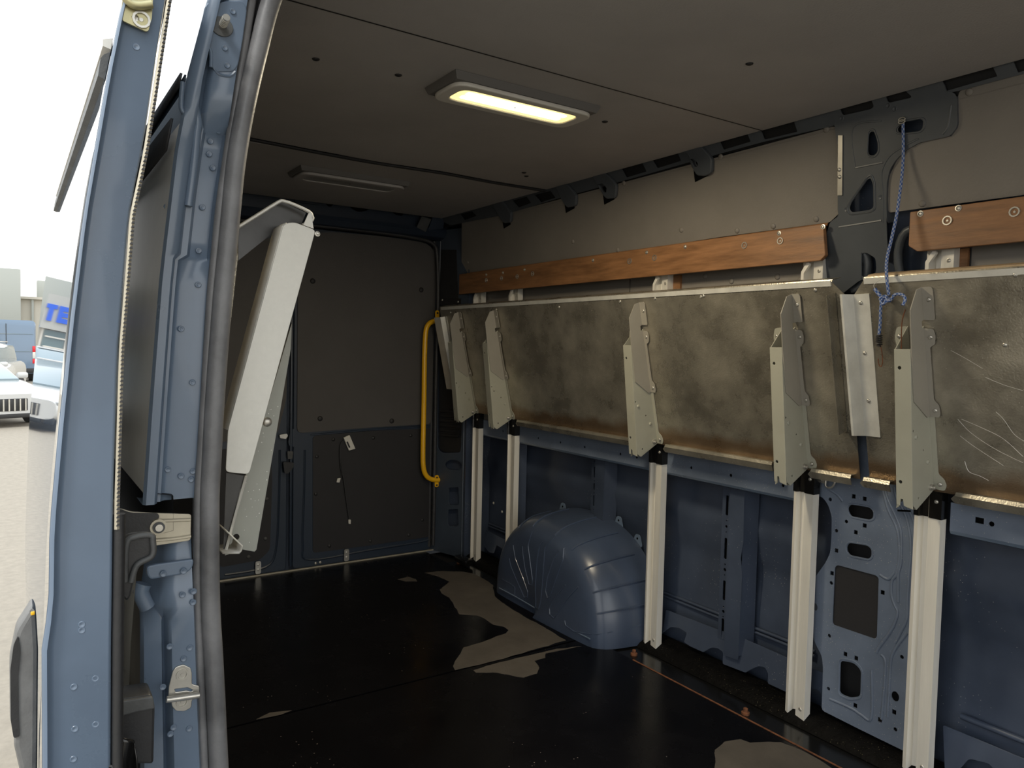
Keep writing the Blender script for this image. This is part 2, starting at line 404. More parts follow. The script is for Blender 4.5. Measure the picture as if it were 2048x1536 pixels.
plate('side_channel', FZ(-.02), [(-3.62, 1.998), (.75, 1.998), (.75, 2.14), (-3.62, 2.14)], BLK, floor, t=.014)
loft('gritty_ledge', [[(x, y, z) for y, z in ((2.10, -.004), (2.115, .012), (2.15, .03), (2.19, .036), (2.23, .030))] for x in [-3.62 + i * .08 for i in range(55)]], BLKM, floor)
# wavy dirt dam in front of the rear channel end and its loose black clip
box('black_clip', (-3.53, 2.06, .022), (.13, .05, .035), BLK, floor, bevel=.008)
for p in [(-2.144,2.039),(-1.591,2.027),(-3.58,2.06)]:
    stud('rusty_screw', FZ(-.006), (p[0], p[1]), RUST, floor, 'nut', s=1.25)

# ---- ceiling
ceil = root('ceiling', (-1.7, 1.2, 1.92), kind='structure')
plate('ceiling_panel', FZ(1.92), [(-1.617, .34), (.75, .34), (.75, 2.03), (-1.617, 2.03)], CEIL, ceil, t=.008)
sag = [(-2.74, .34), (-2.76, .70), (-2.785, .95), (-2.80, 1.2), (-2.785, 1.5), (-2.80, 1.75), (-2.795, 2.03)]
plate('ceiling_panel', FZ(1.9205), [(-1.613, .34), (-1.613, 2.03)] + sag[::-1], CEIL, ceil, t=.008)
plate('ceiling_panel', FZ(1.92), [(-3.80, .34), (-2.828, .34), (-2.828, 2.03), (-3.80, 2.03)], CEIL, ceil, t=.008)
tube('torn_edge_trim', [(x - .012, y, 1.916) for x, y in sag], .006, PLAST, ceil, n=6)
plate('roof_skin', FZ(1.965), [(-3.97, .42), (.75, .30), (.75, 2.32), (-3.97, 2.32)], INNER, ceil, t=.01)
for p in [(-1.877,0.865),(-1.902,0.648),(-1.269,1.537),(-1.853,1.567),(-2.631,1.804),(-2.585,1.76)]:
    stud('ceiling_screw', frame((0, 0, 1.92), (1, 0, 0), (0, -1, 0)), (p[0], -p[1]), GREYD, ceil, 'button', s=.9)
loft('ceiling_seam', [[(-1.6155 + d, y, 1.9195) for d in (-.003, .003)] for y in (.34, 2.03)], GREYD, ceil)

# ---- far side wall
wf = root('wall_far', (-1.7, 2.2, 0), kind='structure')
def skin_y(z):       # outer panel seen from inside, gently swaged
    t = [(-.05, 2.255), (.10, 2.262), (.24, 2.272), (.40, 2.282), (.47, 2.262), (.56, 2.246), (.62, 2.262), (.75, 2.27), (1.0, 2.272), (1.4, 2.262), (1.7, 2.235), (1.97, 2.14)]
    for (a, b), (c, d) in zip(t, t[1:]):
        if a <= z <= c:
            k = (z - a) / (c - a); k = k * k * (3 - 2 * k); return b + (d - b) * k
    return t[-1][1]
loft('outer_panel', [[(x, skin_y(-.05 + 2.02 * k / 60) + .006 * math.sin(x * 3.1), -.05 + 2.02 * k / 60) for k in range(61)] for x in [-3.97 + i * .118 for i in range(41)]], INNER, wf, ang=1.5)
# lower grey lining strip and the band of lining above the shelf
for x0, x1 in ((-3.60, -2.368), (-2.362, -1.52), (-1.015, .75)):
    plate('grey_lining_panel', FY(2.165), rnd([(x0, .792), (x1, .792), (x1, 1.50), (x0, 1.50)], .006), GREY, wf, t=.004)
for x, z in [(-1.858,0.793),(-1.76,0.793),(-1.544,1.442),(-1.828,1.456),(-1.954,1.482),(-1.633,1.459),(-2.428,0.8),(-2.089,0.8),(-0.945,0.792),(-1.211,1.456),(-1.437,1.48)]:
    stud('rivet', FY(2.165), (x, z), GREY, wf, 'button', h=.004)
# belt rail with its holes
hb = [(-2.041,0.761),(-1.834,0.761),(-1.627,0.758),(-0.968,0.783),(-0.95,0.761)]
for x0, x1, hs in ((-3.62, -1.50, [disc(x, .757, .006) for x in (-3.3, -2.98, -2.80, -2.62, -2.38, -2.28, -1.98, -1.79, -1.57)]),
                   (-1.03, .75, [rect(-.955, .765, .022, .016), disc(-.925, .762, .007), disc(-.6, .76, .007), rect(-.3, .765, .02, .016)])):
    plate('belt_rail', FY(2.155), [(x0, .722), (x1, .722), (x1, .80), (x0, .80)], DUSTY, wf, holes=hs, t=.003, w0=.003)
    box('belt_rail_back', ((x0 + x1) / 2, 2.19, .76), (x1 - x0, .05, .062), HOLEB, wf)
    loft('belt_lower_lip', [[(x, y, z) for y, z in ((2.149, .722), (2.156, .712), (2.20, .700), (2.24, .702))] for x in (x0, x1)], PAINT, wf)
# slotted vertical ribs
def rib(xc, z0, z1, slots, dots, wl=.075):
    hs = [rect(xc - .008, z, .012, h, .0055) for z, h in slots] + [disc(xc - .008, z, r) for z, r in dots]
    a = plate('t', FY(2.205), rnd([(xc - .03, z0), (xc + .018, z0), (xc + .018, z1), (xc - .03, z1)], .006), INNER, None, holes=hs, t=.003)
    b = plate('t', FY(2.1835), rnd([(xc + .020, z0 - .02), (xc + wl, z0 - .015), (xc + wl + .004, z0 + .30), (xc + wl - .006, z0 + .36), (xc + wl + .004, z0 + .42), (xc + wl, z1), (xc + .020, z1)], .008), INNER, None, t=.003)
    c = loft('t', [[(x, y, z) for x, y in ((xc + .017, 2.2035), (xc + .021, 2.182))] for z in (z0, z1)], INNER, None)
    d = loft('t', [[(x, y, z) for x, y in ((xc + wl, 2.182), (xc + wl + .012, 2.25))] for z in (z0, z1)], INNER, None)
    e = loft('t', [[(x, y, z) for x, y in ((xc - .03, 2.203), (xc - .042, 2.25))] for z in (z0, z1)], INNER, None)
    r_ = join('wall_rib', [a, b, c, d, e], wf); r_['label'] = 'blue vertical rib with slots and holes'
    box('rib_cavity', (xc - .008, 2.216, (z0 + z1) / 2), (.02, .006, z1 - z0 - .02), HOLEB, wf)
rib(-1.838, .10, .715, [(.632, .075), (.470, .080), (.312, .075), (.168, .075)], [(.575, .0025), (.553, .005), (.532, .0025), (.410, .003), (.390, .006), (.370, .003), (.250, .003), (.232, .006), (.212, .003)], .085)
rib(-2.60, .43, .725, [(.64, .05), (.575, .03), (.51, .05)], [(.60, .003), (.545, .003), (.69, .004), (.47, .003)], .08)
rib(-3.30, .22, .72, [(.60, .07), (.40, .07)], [(.5, .004)], .07)
# bottom sill flange with arched cut-outs
sill = [(-2.143,0.148),(-1.886,0.154),(-1.768,0.161),(-1.542,0.156),(-1.405,0.156),(-1.404,0.053),(-1.42,0.046),(-1.424,0.079),(-1.43,0.093),(-1.447,0.097),(-1.464,0.089),(-1.489,0.064),(-1.541,0.046),(-1.627,0.046),(-1.633,0.082),(-1.65,0.094),(-1.674,0.089),(-1.698,0.071),(-1.722,0.048),(-1.773,0.045),(-1.826,0.042),(-1.833,0.083),(-1.861,0.088),(-1.888,0.081),(-1.921,0.052),(-1.984,0.051),(-2.023,0.056),(-2.016,0.095),(-2.059,0.1),(-2.102,0.09),(-2.126,0.067),(-2.139,0.053)]
plate('sill_flange', frame((0, 2.186, 0), (1, 0, 0), (0, .22, 1)), rnd(sill, .006, 2), INNER, wf, t=.003, w0=.008, bevel=.0012)
sill2 = [(-3.547,0.171),(-3.267,0.158),(-3.264,0.079),(-3.318,0.08),(-3.346,0.11),(-3.415,0.116),(-3.428,0.068),(-3.47,0.062),(-3.544,0.086)]
plate('sill_flange', frame((0, 2.186, 0), (1, 0, 0), (0, .22, 1)), rnd(sill2, .006, 2), INNER, wf, t=.003, w0=.008)
sill3 = [(-1.02, .0), (-1.0, .03), (-.97, .09), (-.92, .10), (-.88, .07), (-.86, .01), (-.70, .01), (-.66, .08), (-.60, .10), (-.55, .07), (-.52, .01), (.75, .01), (.75, .15), (-1.05, .15)]
plate('sill_flange', frame((0, 2.186, 0), (1, 0, 0), (0, .22, 1)), rnd(sill3, .008, 3), INNER, wf, t=.003, w0=.008, bevel=.0012)
for z in (.17, .155):
    tube('panel_bead', [(-3.6, 2.262, z + .02), (-1.5, 2.262, z + .02)], .006, INNER, wf, n=8)
tube('panel_bead', [(-1.02, 2.25, .175), (-.6, 2.25, .175), (.7, 2.25, .175)], .009, INNER, wf, n=8)

# ---- big stamped pillar between the two shelves (lower part)
po = [(-1.463,0.865),(-1.457,0.743),(-1.431,0.739),(-1.411,0.717),(-1.398,0.683),(-1.396,0.619),(-1.398,0.568),(-1.413,0.532),(-1.46,0.456),(-1.464,0.387),(-1.46,0.303),(-1.434,0.255)] + [(-1.412,0.227),(-1.406,0.193),(-1.405,0.139),(-1.404,0.051),(-1.27,0.046),(-1.14,0.043),(-1.12,0.042),(-1.129,0.3),(-1.124,0.399),(-1.127,0.575),(-1.142,0.891),(-1.145,1.05)]
ph = [[(-1.344,0.725),(-1.333,0.736),(-1.275,0.738),(-1.261,0.727),(-1.261,0.709),(-1.273,0.699),(-1.331,0.698),(-1.341,0.71)],
      [(-1.342,0.603),(-1.333,0.615),(-1.277,0.62),(-1.262,0.612),(-1.261,0.59),(-1.271,0.579),(-1.329,0.576),(-1.341,0.587)],
      [(-1.371,0.535),(-1.244,0.536),(-1.235,0.53),(-1.232,0.351),(-1.239,0.342),(-1.377,0.341),(-1.38,0.351),(-1.38,0.526)],
      [(-1.347,0.236),(-1.301,0.245),(-1.277,0.231),(-1.276,0.149),(-1.31,0.131),(-1.345,0.131)]]
ph = [rnd(ph[0], .02), rnd(ph[1], .02), rnd(ph[2], .008), rnd(ph[3], .012)]
for x, z in [(-1.406,0.738),(-1.348,0.679),(-1.38,0.643),(-1.39,0.472),(-1.389,0.301)]: ph.append(disc(x, z, .006, 10))
for x, z in [(-1.327,0.762),(-1.291,0.761),(-1.287,0.679),(-1.315,0.652),(-1.377,0.58),(-1.389,0.504),(-1.221,0.49)]: ph.append(rect(x, z, .0125, .013))
for x, z in [(-1.389,0.301),(-1.384,0.13),(-1.154,0.317),(-1.163,0.095)]: ph.append(disc(x, z, .006, 10))
for x, z in [(-1.331,0.262),(-1.295,0.262),(-1.291,0.114),(-1.169,0.145),(-1.211,0.103)]: ph.append(rect(x, z, .0125, .014))
for x, z, r in [(*[(-1.444,0.378)][0], .010), (*[(-1.168,0.193)][0], .012)]: ph.append(disc(x, z, r, 12, r * 1.25))
pil = root('trim_1', (-1.28, 2.17, .4), kind='structure')
plate('pillar_stamping', FY(2.17), rnd(po, .01, 2), DUSTY, pil, holes=ph, t=.003)
box('pillar_cavity', (-1.275, 2.235, .40), (.30, .01, .78), VOID, pil)
plate('patch_panel', FY(2.172), rnd([(-1.373,0.537),(-1.241,0.539),(-1.233,0.529),(-1.23,0.348),(-1.238,0.339),(-1.379,0.338),(-1.382,0.35),(-1.383,0.526)], .006), GREYD, pil, t=.002, w0=-.002)
for loop, nm in ((ph[0], 'slot_rim'), (ph[1], 'slot_rim'), (ph[3], 'slot_rim')):
    c = Vector((sum(p[0] for p in loop) / len(loop), sum(p[1] for p in loop) / len(loop)))
    q = [c + (Vector(p) - c) * 1.12 for p in loop]; q.append(q[0])
    tube(nm, [(p.x, 2.168, p.y) for p in q], .0035, DUSTY, pil, n=6, sub=1)
for nm, s_ in (('stamped_ridge', [(-1.238,0.806),(-1.228,0.777),(-1.215,0.74),(-1.189,0.696),(-1.179,0.655),(-1.176,0.603),(-1.182,0.555),(-1.194,0.532),(-1.194,0.492),(-1.184,0.465),(-1.173,0.445),(-1.179,0.413),(-1.197,0.37),(-1.222,0.329)]),
               ('stamped_ridge', [(-1.228,0.807),(-1.22,0.776),(-1.198,0.737),(-1.177,0.695),(-1.171,0.653),(-1.17,0.591),(-1.176,0.557),(-1.173,0.475)]),
               ('stamped_ridge', [(-1.201,0.812),(-1.193,0.784),(-1.164,0.737),(-1.149,0.688),(-1.143,0.637),(-1.145,0.565),(-1.146,0.483),(-1.145,0.434),(-1.164,0.381),(-1.176,0.351)]),
               ('stamped_ridge', [(-1.179,0.809),(-1.166,0.775),(-1.141,0.728),(-1.132,0.698)]),
               ('stamped_ridge', [(-1.231,0.303),(-1.225,0.319),(-1.2,0.364),(-1.181,0.403)]),
               ('stamped_ridge', [(-1.188,0.122),(-1.187,0.212),(-1.186,0.292),(-1.175,0.333),(-1.142,0.393)]),
               ('stamped_ridge', [(-1.206,0.107),(-1.202,0.206),(-1.203,0.286),(-1.217,0.301)]),
               ('stamped_ridge', [(-1.378,0.099),(-1.329,0.1),(-1.292,0.098),(-1.27,0.093),(-1.237,0.099),(-1.244,0.244)]),
               ('stamped_ridge', [(-1.363,0.739),(-1.381,0.757),(-1.417,0.772)]),
               ('stamped_ridge', [(-1.232,0.541),(-1.205,0.535),(-1.186,0.561)])):
    tube(nm, [(a, 2.1685, b) for a, b in s_], .005, DUSTY, pil, n=8, flat=1.0)

plate('marker_line', FY(2.164), [(-1.187,0.748),(-1.148,0.754),(-1.147,0.749),(-1.185,0.743)], HOLEB, pil, t=.001)
# ---- upper side wall: lining panels, roof rail, roof pillar
up1 = [(-3.612,0.286),(-3.089,0.274),(-1.82,0.286),(-1.371,0.29),(-1.366,0.269),(-1.38,0.033),(-1.414,0.01),(-1.85,0.012),(-2.447,0.005),(-3.718,-0.016)]
plate('upper_lining_panel', FU, rnd(up1, .008), GREY, wf, t=.004)
up2 = [(-1.226,0.014),(-1.224,0.067),(-1.216,0.116),(-1.192,0.154),(-1.165,0.18),(-1.124,0.189),(-1.068,0.192),(-1.039,0.191),(-1.022,0.21),(-1.019,0.285),(-1.014,0.298),(-0.867,0.301),(-0.715,0.304),(-0.722,0.025),(-0.878,0.011)]
plate('upper_lining_panel', FU, rnd(up2, .008), GREY, wf, t=.004)
for k, F, pts in (('U', FU, [(-3.619,0.065),(-2.68,0.083),(-2.392,0.017),(-2.027,0.058),(-1.769,0.026),(-1.62,0.023),(-1.459,0.026),(-2.304,0.278),(-1.806,0.285),(-1.399,0.286),(-0.991,0.289),(-1.128,0.026)]),):
    for p in pts: stud('rivet', FU, p, GREY, wf, 'button', h=.004, s=.9)
tube('lining_fold_line', [FU @ Vector((p[0], p[1], .004)) for p in [(-3.091,0.264),(-2.331,0.274),(-1.812,0.278),(-1.372,0.282)]], .0015, GREY, wf, n=5, sub=1)
tube('lining_fold_line', [FU @ Vector((p[0], p[1], .004)) for p in [(-1.018,0.277),(-0.868,0.278),(-0.716,0.283)]], .0015, GREY, wf, n=5, sub=1)
rail = [(-3.877,0.336),(-3.328,0.342),(-2.658,0.345),(-1.979,0.349),(-1.732,0.358),(-1.342,0.355),(-1.348,0.294),(-1.381,0.291),(-1.626,0.297),(-1.81,0.295),(-2.329,0.286),(-2.731,0.282),(-3.198,0.269),(-3.729,0.284)]
rh = [[(-1.803,0.343),(-1.684,0.343),(-1.672,0.308),(-1.786,0.305)], [(-1.632,0.346),(-1.507,0.347),(-1.494,0.301),(-1.617,0.303)], [(-2.126,0.335),(-1.996,0.338),(-1.984,0.305),(-2.105,0.301)],
      [(-2.301,0.334),(-2.181,0.334),(-2.165,0.299),(-2.279,0.296)], [(-2.906,0.325),(-2.781,0.323),(-2.752,0.288),(-2.865,0.285)], [(-3.091,0.326),(-2.971,0.327),(-2.944,0.293),(-3.05,0.286)], [(-3.602,0.327),(-3.484,0.328),(-3.442,0.299),(-3.57,0.292)]]
plate('roof_rail', FU, rail, ROOFP, wf, holes=[rnd(h, .004) for h in rh], t=.003, w0=.006)
rail2 = [(-1.053,0.344),(-0.945,0.344),(-0.865,0.341),(-0.715,0.34),(-0.715,0.304),(-0.867,0.299),(-1.017,0.298),(-1.044,0.301)]
plate('roof_rail', FU, rail2, ROOFP, wf, holes=[[(-1.052,0.336),(-0.931,0.334),(-0.922,0.309),(-1.044,0.306)], [(-0.885,0.333),(-0.813,0.333),(-0.804,0.308),(-0.876,0.305)]], t=.003, w0=.006)
plate('roof_rail_back', FU, [(-3.865,0.369),(-1.73,0.374),(-1.341,0.366),(-0.829,0.355),(-0.832,0.287),(-1.348,0.288),(-1.81,0.291),(-3.199,0.264),(-3.897,0.281)], VOID, wf, t=.002, w0=-.004)
hooks = [[(-1.973,0.361),(-1.906,0.359),(-1.868,0.33),(-1.831,0.285),(-1.841,0.237),(-1.873,0.231),(-1.909,0.24),(-1.933,0.287),(-1.934,0.316),(-1.958,0.331)],
         [(-2.485,0.349),(-2.403,0.345),(-2.36,0.31),(-2.331,0.276),(-2.349,0.227),(-2.401,0.23),(-2.422,0.252),(-2.445,0.293),(-2.459,0.322)],
         [(-2.745,0.347),(-2.665,0.344),(-2.623,0.312),(-2.592,0.274),(-2.607,0.232),(-2.663,0.231),(-2.686,0.254),(-2.711,0.293),(-2.721,0.325)],
         [(-3.285,0.343),(-3.185,0.344),(-3.141,0.308),(-3.105,0.266),(-3.124,0.225),(-3.177,0.226),(-3.207,0.25),(-3.228,0.293)]]
for i, h in enumerate(hooks):
    c = Vector((sum(p[0] for p in h) / len(h), sum(p[1] for p in h) / len(h)))
    hs = [[tuple(c + V(-.010, -.012) + (Vector(p) - c) * .30) for p in h]] if i < 2 else []
    plate('rail_hook', FU, rnd(h, .012), ROOFP, wf, holes=hs, t=.016, w0=.006, bevel=.004)
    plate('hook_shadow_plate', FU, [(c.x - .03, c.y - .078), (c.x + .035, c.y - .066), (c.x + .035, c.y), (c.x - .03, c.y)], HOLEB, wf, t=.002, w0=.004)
rp = root('trim_2', (-1.3, 2.1, 1.7), kind='structure')
rpo = [(-1.39,0.358),(-1.372,0.36),(-1.274,0.358),(-1.254,0.356),(-1.212,0.353),(-1.171,0.352),(-1.138,0.344),(-1.056,0.344),(-1.049,0.326),(-1.043,0.302),(-1.028,0.3),(-1.018,0.285),(-1.02,0.221),(-1.023,0.208),(-1.04,0.19),(-1.068,0.19),(-1.121,0.19),(-1.158,0.178),(-1.188,0.158),(-1.209,0.133),(-1.22,0.098),(-1.226,0.036),(-1.227,-0.015)] + [(-1.229,0.006),(-1.234,-0.157),(-1.326,-0.175),(-1.396,-0.219),(-1.44,-0.181),(-1.428,-0.033),(-1.408,0.01),(-1.377,0.026)] + [(-1.379,0.041),(-1.362,0.219),(-1.366,0.285),(-1.371,0.331)]
rpc = [[(-1.349,0.348),(-1.336,0.357),(-1.281,0.357),(-1.254,0.354),(-1.241,0.315),(-1.251,0.31),(-1.338,0.313)], [(-1.211,0.349),(-1.171,0.349),(-1.156,0.342),(-1.134,0.315),(-1.137,0.312),(-1.199,0.314)],
       [(-1.263,0.243),(-1.256,0.249),(-1.246,0.247),(-1.237,0.213),(-1.24,0.189),(-1.252,0.181),(-1.265,0.184),(-1.27,0.195)], [(-1.177,0.242),(-1.159,0.253),(-1.114,0.251),(-1.107,0.244),(-1.11,0.227),(-1.119,0.22),(-1.168,0.225),(-1.178,0.232)],
       [(-1.277,0.118),(-1.267,0.12),(-1.261,0.101),(-1.265,0.035),(-1.277,0.03),(-1.333,0.03),(-1.341,0.043),(-1.334,0.058)]]
rpc2 = [[(-1.313,-0.093),(-1.298,-0.093),(-1.271,-0.112),(-1.27,-0.142),(-1.275,-0.159),(-1.319,-0.165)]]
plate('roof_pillar_stamping', FU, rnd(rpo, .008, 2), ROOFP, rp, holes=[rnd(h, .008) for h in rpc + rpc2], t=.003, w0=.009)
for h in (rpc[2], rpc[3], rpc[4]):
    c = Vector((sum(p[0] for p in h) / len(h), sum(p[1] for p in h) / len(h)))
    q = rnd(h, .012); q = [c + (Vector(p) - c) * 1.16 for p in q]; q.append(q[0])
    tube('slot_rim', [FU @ Vector((p.x, p.y, .0115)) for p in q], .003, ROOFP, rp, n=6, sub=1)
plate('pillar_back_plate', FU, [(-1.389,0.555),(-1.16,0.511),(-1.166,0.426),(-0.994,0.416),(-1.102,0.011),(-1.123,-0.178),(-1.326,-0.178),(-1.396,-0.222),(-1.45,-0.184),(-1.443,0.011)], INNER, rp, t=.003, w0=-.045)
for nm, s_ in (('pillar_ridge', [(-1.312,0.158),(-1.309,0.272),(-1.222,0.271)]), ('pillar_ridge', [(-1.311,0.157),(-1.227,0.157)]),
               ('pillar_ridge', [(-1.24,-0.013),(-1.234,0.069),(-1.235,0.116),(-1.228,0.143),(-1.207,0.17),(-1.177,0.185),(-1.123,0.201)]),
               ('pillar_ridge', [(-1.059,0.199),(-1.045,0.215),(-1.034,0.267)]),
               ('pillar_ridge', [(-1.38,-0.008),(-1.244,-0.005)]), ('pillar_ridge', [(-1.322,-0.171),(-1.315,-0.091)])):
    tube(nm, [FU @ Vector((a, b, .0105)) for a, b in s_], .0035, ROOFP, rp, n=6)
loft('pillar_side_return', [[FU @ Vector((a, b, d)) for d in (.010, -.04)] for a, b in [(-1.227,-0.015),(-1.226,0.036),(-1.22,0.098),(-1.209,0.133),(-1.188,0.158),(-1.158,0.178),(-1.121,0.19),(-1.068,0.19),(-1.04,0.19),(-1.023,0.208),(-1.02,0.221),(-1.018,0.285)]], ROOFP, rp)
ch = plate('aluminium_strip', FU, [(-1.355,0.26),(-1.341,0.257),(-1.358,0.085),(-1.373,0.087)], STEEL, rp, t=.003, w0=.013)
for p in [(-1.36,0.161),(-1.361,0.14)]: stud('rivet', FU, p, STEEL, rp, 'rivet', h=.016)
for p in [(-1.342,0.306),(-1.2,0.307),(-1.183,0.294),(-1.352,0.041),(-1.243,0.061)]: stud('spot_weld', FU, p, ROOFP, rp, 'weld', h=.012)
# round housings of the pillar behind the batten ends
tube('pillar_bulge', [FU @ Vector((-1.365 + .055 * math.cos(a), -.13 + .075 * math.sin(a), -.01)) for a in [k * math.pi / 10 for k in range(-5, 11)]], .014, ROOFP, rp, n=8, sub=1)
tube('pillar_bulge', [FU @ Vector((-1.165 + .045 * math.cos(a), -.13 + .09 * math.sin(a), .0)) for a in [k * math.pi / 10 for k in range(5, 16)]], .012, ROOFP, rp, n=8, sub=1)

# ---- rear wall: header, two doors, corner pillar
wr = root('wall_back', (-3.88, 1.2, 0), kind='structure')
header = [(-.0 + .30, 1.80), (2.10, 1.80), (2.10, 1.97), (.30, 1.97)]
hh = [rnd([(1.503,1.949),(1.536,1.971),(1.586,1.972),(1.626,1.951),(1.609,1.923),(1.554,1.906),(1.509,1.921)], .02), rnd([(1.367,1.955),(1.412,1.958),(1.42,1.931),(1.391,1.912),(1.369,1.93)], .015),
      rnd([(1.741,1.949),(1.8,1.961),(1.827,1.948),(1.812,1.914),(1.759,1.919)], .015), rnd([(1.135,1.955),(1.174,1.965),(1.182,1.941),(1.15,1.927)], .01)]
plate('rear_header', FX(-3.875), header, REARB, wr, holes=hh, t=.004, w0=.02)
box('header_cavity', (-3.89, 1.2, 1.885), (.01, 1.8, .17), HOLEB, wr)
tube('header_seal', [(-3.84, y, z) for y, z in [(0.912,1.792),(1.338,1.808),(1.674,1.809),(1.917,1.798),(1.999,1.777),(2.026,1.718),(2.037,1.462),(2.033,1.002),(2.034,0.303),(2.032,0.039)]], .011, RUBD, wr, n=8)
loft('header_lip', [[(-3.85 + a, .35 + 1.72 * k / 4, b) for a, b in ((0, 1.80), (.035, 1.815), (.05, 1.84), (.045, 1.86))] for k in range(5)], REARB, wr)
lampc = rnd([(1.211,1.966),(1.351,1.97),(1.344,1.916),(1.203,1.914)], .01)
plate('brake_lamp_cover', FX(-3.845), lampc, REARB, wr, holes=[rnd([(1.223,1.956),(1.338,1.958),(1.332,1.925),(1.216,1.924)], .008)], t=.012)
plate('brake_lamp_plate', FX(-3.85), lampc, GREYD, wr, t=.006)
hb_ = [(1.903,1.917),(1.964,1.908),(1.929,1.833),(1.874,1.854)]
plate('small_bracket', FX(-3.80), hb_, PLASTG, wr, t=.004)
plate('small_bracket_side', FX(-3.82), [(1.974,1.922),(2.055,1.926),(2.044,1.864),(1.945,1.843)], REARB, wr, t=.018, bevel=.003)
plate('threshold_strip', FZ(0), [(-3.872, .30), (-3.862, .30), (-3.862, 2.05), (-3.872, 2.05)], TAN, wr, t=.006)

plate('rear_light_blocker', FX(-3.965), [(.24, -.12), (2.32, -.12), (2.32, 2.0), (.40, 2.0)], INNER, wr, t=.006)  # unseen plate added to stop light leaking in round the rear doors
d2 = root('door_2', (-3.88, 1.62, 0), kind='structure')
dout = [(1.222, .0), (2.04, .0), (2.04, 1.72), (1.98, 1.80), (1.222, 1.80)]
plate('door_shell', FX(-3.93), rnd(dout, .03), REARB, d2, t=.045, bevel=.004)
ug = [(1.236,1.756),(1.407,1.789),(1.692,1.796),(1.969,1.787),(2.027,1.75),(2.043,1.579),(2.032,1.174),(2.027,0.743),(1.648,0.738),(1.239,0.726)]
plate('door_grey_panel', FX(-3.885), rnd(ug, .03), DOORG, d2, t=.008)
lg = [(1.325,0.706),(1.648,0.719),(2.027,0.717),(2.026,0.444),(2.026,0.078),(1.657,0.075),(1.331,0.076)]
plate('door_dark_panel', FX(-3.885), rnd(lg, .02), GREYD, d2, t=.004)
tube('door_panel_bead', [(-3.884, a, b) for a, b in [(1.314,0.712),(1.648,0.725),(2.04,0.731)]], .005, REARB, d2, n=6, sub=1)
tube('door_panel_bead', [(-3.884, a, b) for a, b in [(1.283,0.634),(1.28,0.368),(1.276,0.127),(1.315,0.041),(1.657,0.049),(2,0.057),(2.042,0.087)]], .006, REARB, d2, n=6)
for p in [(1.315,1.524),(1.948,1.516),(1.362,0.798),(1.777,0.77)]: stud('panel_plug', FX(-3.877), p, GREYD, d2, 'button', h=0, s=1.3)
for p in [(1.438,0.682),(1.669,0.679),(1.348,0.595),(1.344,0.394),(1.899,0.682),(1.982,0.183),(1.659,0.1),(1.422,0.103),(1.896,0.105)]: stud('panel_plug', FX(-3.881), p, PLAST, d2, 'button', h=0, s=.9)
for p in [(1.348,0.017),(1.373,0.019)]: stud('screw', FX(-3.885), p, STEEL, d2, 'rivet', s=1.3)
d1 = root('door_1', (-3.88, .8, 0), kind='structure')
plate('door_shell', FX(-3.93), rnd([(.38, .0), (1.19, .0), (1.19, 1.80), (.45, 1.80), (.38, 1.72)], .03), REARB, d1, t=.045, bevel=.004)
plate('door_grey_panel', FX(-3.885), rnd([(0.851,1.657),(0.941,1.667),(1.143,1.747),(1.195,1.739),(1.193,1.316),(1.18,0.901),(1.138,0.731),(0.854,0.696)], .02), DOORG, d1, t=.008)
plate('door_dark_panel', FX(-3.885), rnd([(0.854,0.659),(1.099,0.683),(1.113,0.488),(1.103,0.123),(1.052,0.078),(0.856,0.067)], .02), GREYD, d1, t=.004)
tube('door_panel_bead', [(-3.884, a, b) for a, b in [(1.151,0.642),(1.148,0.38),(1.134,0.119),(1.078,0.035),(0.88,0.025)]], .006, REARB, d1, n=6)
for p in [(1.086,0.391),(1.08,0.186),(0.995,0.101),(1.025,1.41),(1.086,1.653)]: stud('panel_plug', FX(-3.881), p, PLASTG, d1, 'button', h=0, s=.9)
# latch column between the doors
lt = root('trim_3', (-3.87, 1.2, .6), kind='structure')
box('latch_rod', (-3.868, 1.205, .9), (.012, .014, 1.75), REARB, lt, bevel=.003)
plate('latch_plate', FX(-3.875), rnd([(1.202,0.75),(1.226,0.749),(1.23,0.653),(1.196,0.661),(1.189,0.682)], .006), REARB, lt, t=.01)
plate('latch_hook', FX(-3.865), rnd([(1.142,0.723),(1.179,0.728),(1.185,0.717),(1.175,0.701),(1.145,0.706)], .004), STEEL, lt, t=.008)
plate('latch_body', FX(-3.87), rnd([(1.159,0.583),(1.214,0.576),(1.214,0.552),(1.187,0.52),(1.167,0.522)], .008), PLAST, lt, t=.02)
plate('latch_body', FX(-3.87), rnd([(1.183,0.636),(1.213,0.634),(1.21,0.594),(1.186,0.595)], .005), PLASTG, lt, t=.012)

dpil = root('wall_corner', (-3.76, 2.08, 0), kind='structure')
dpo = [(0.011,-0),(0.268,0.035),(0.276,0.336),(0.268,0.773),(0.238,1.179),(0.212,1.459),(0.131,1.574),(0.164,1.825),(0.122,1.94),(-0.019,1.925),(0.009,1.464),(0.005,0.591)]
dph = [rnd([(0.019,1.437),(0.206,1.433),(0.228,0.774),(0.226,0.635),(0.218,0.599),(0.082,0.581),(0.037,0.601)], .02), rnd([(0.101,0.525),(0.134,0.547),(0.199,0.555),(0.233,0.537),(0.232,0.513),(0.2,0.495),(0.135,0.49),(0.104,0.506)], .012),
       rnd([(0.136,0.387),(0.213,0.401),(0.222,0.309),(0.205,0.296),(0.146,0.289),(0.135,0.3)], .008), rnd([(0.132,0.259),(0.211,0.277),(0.221,0.187),(0.203,0.172),(0.143,0.164),(0.132,0.176)], .008)]
dpo = [(-.03, .0), (.262, .0), (.262, 1.50), (.262, 1.86), (-.03, 1.86)]
plate('corner_pillar', FD, dpo, CORNP, dpil, holes=dph, t=.003)
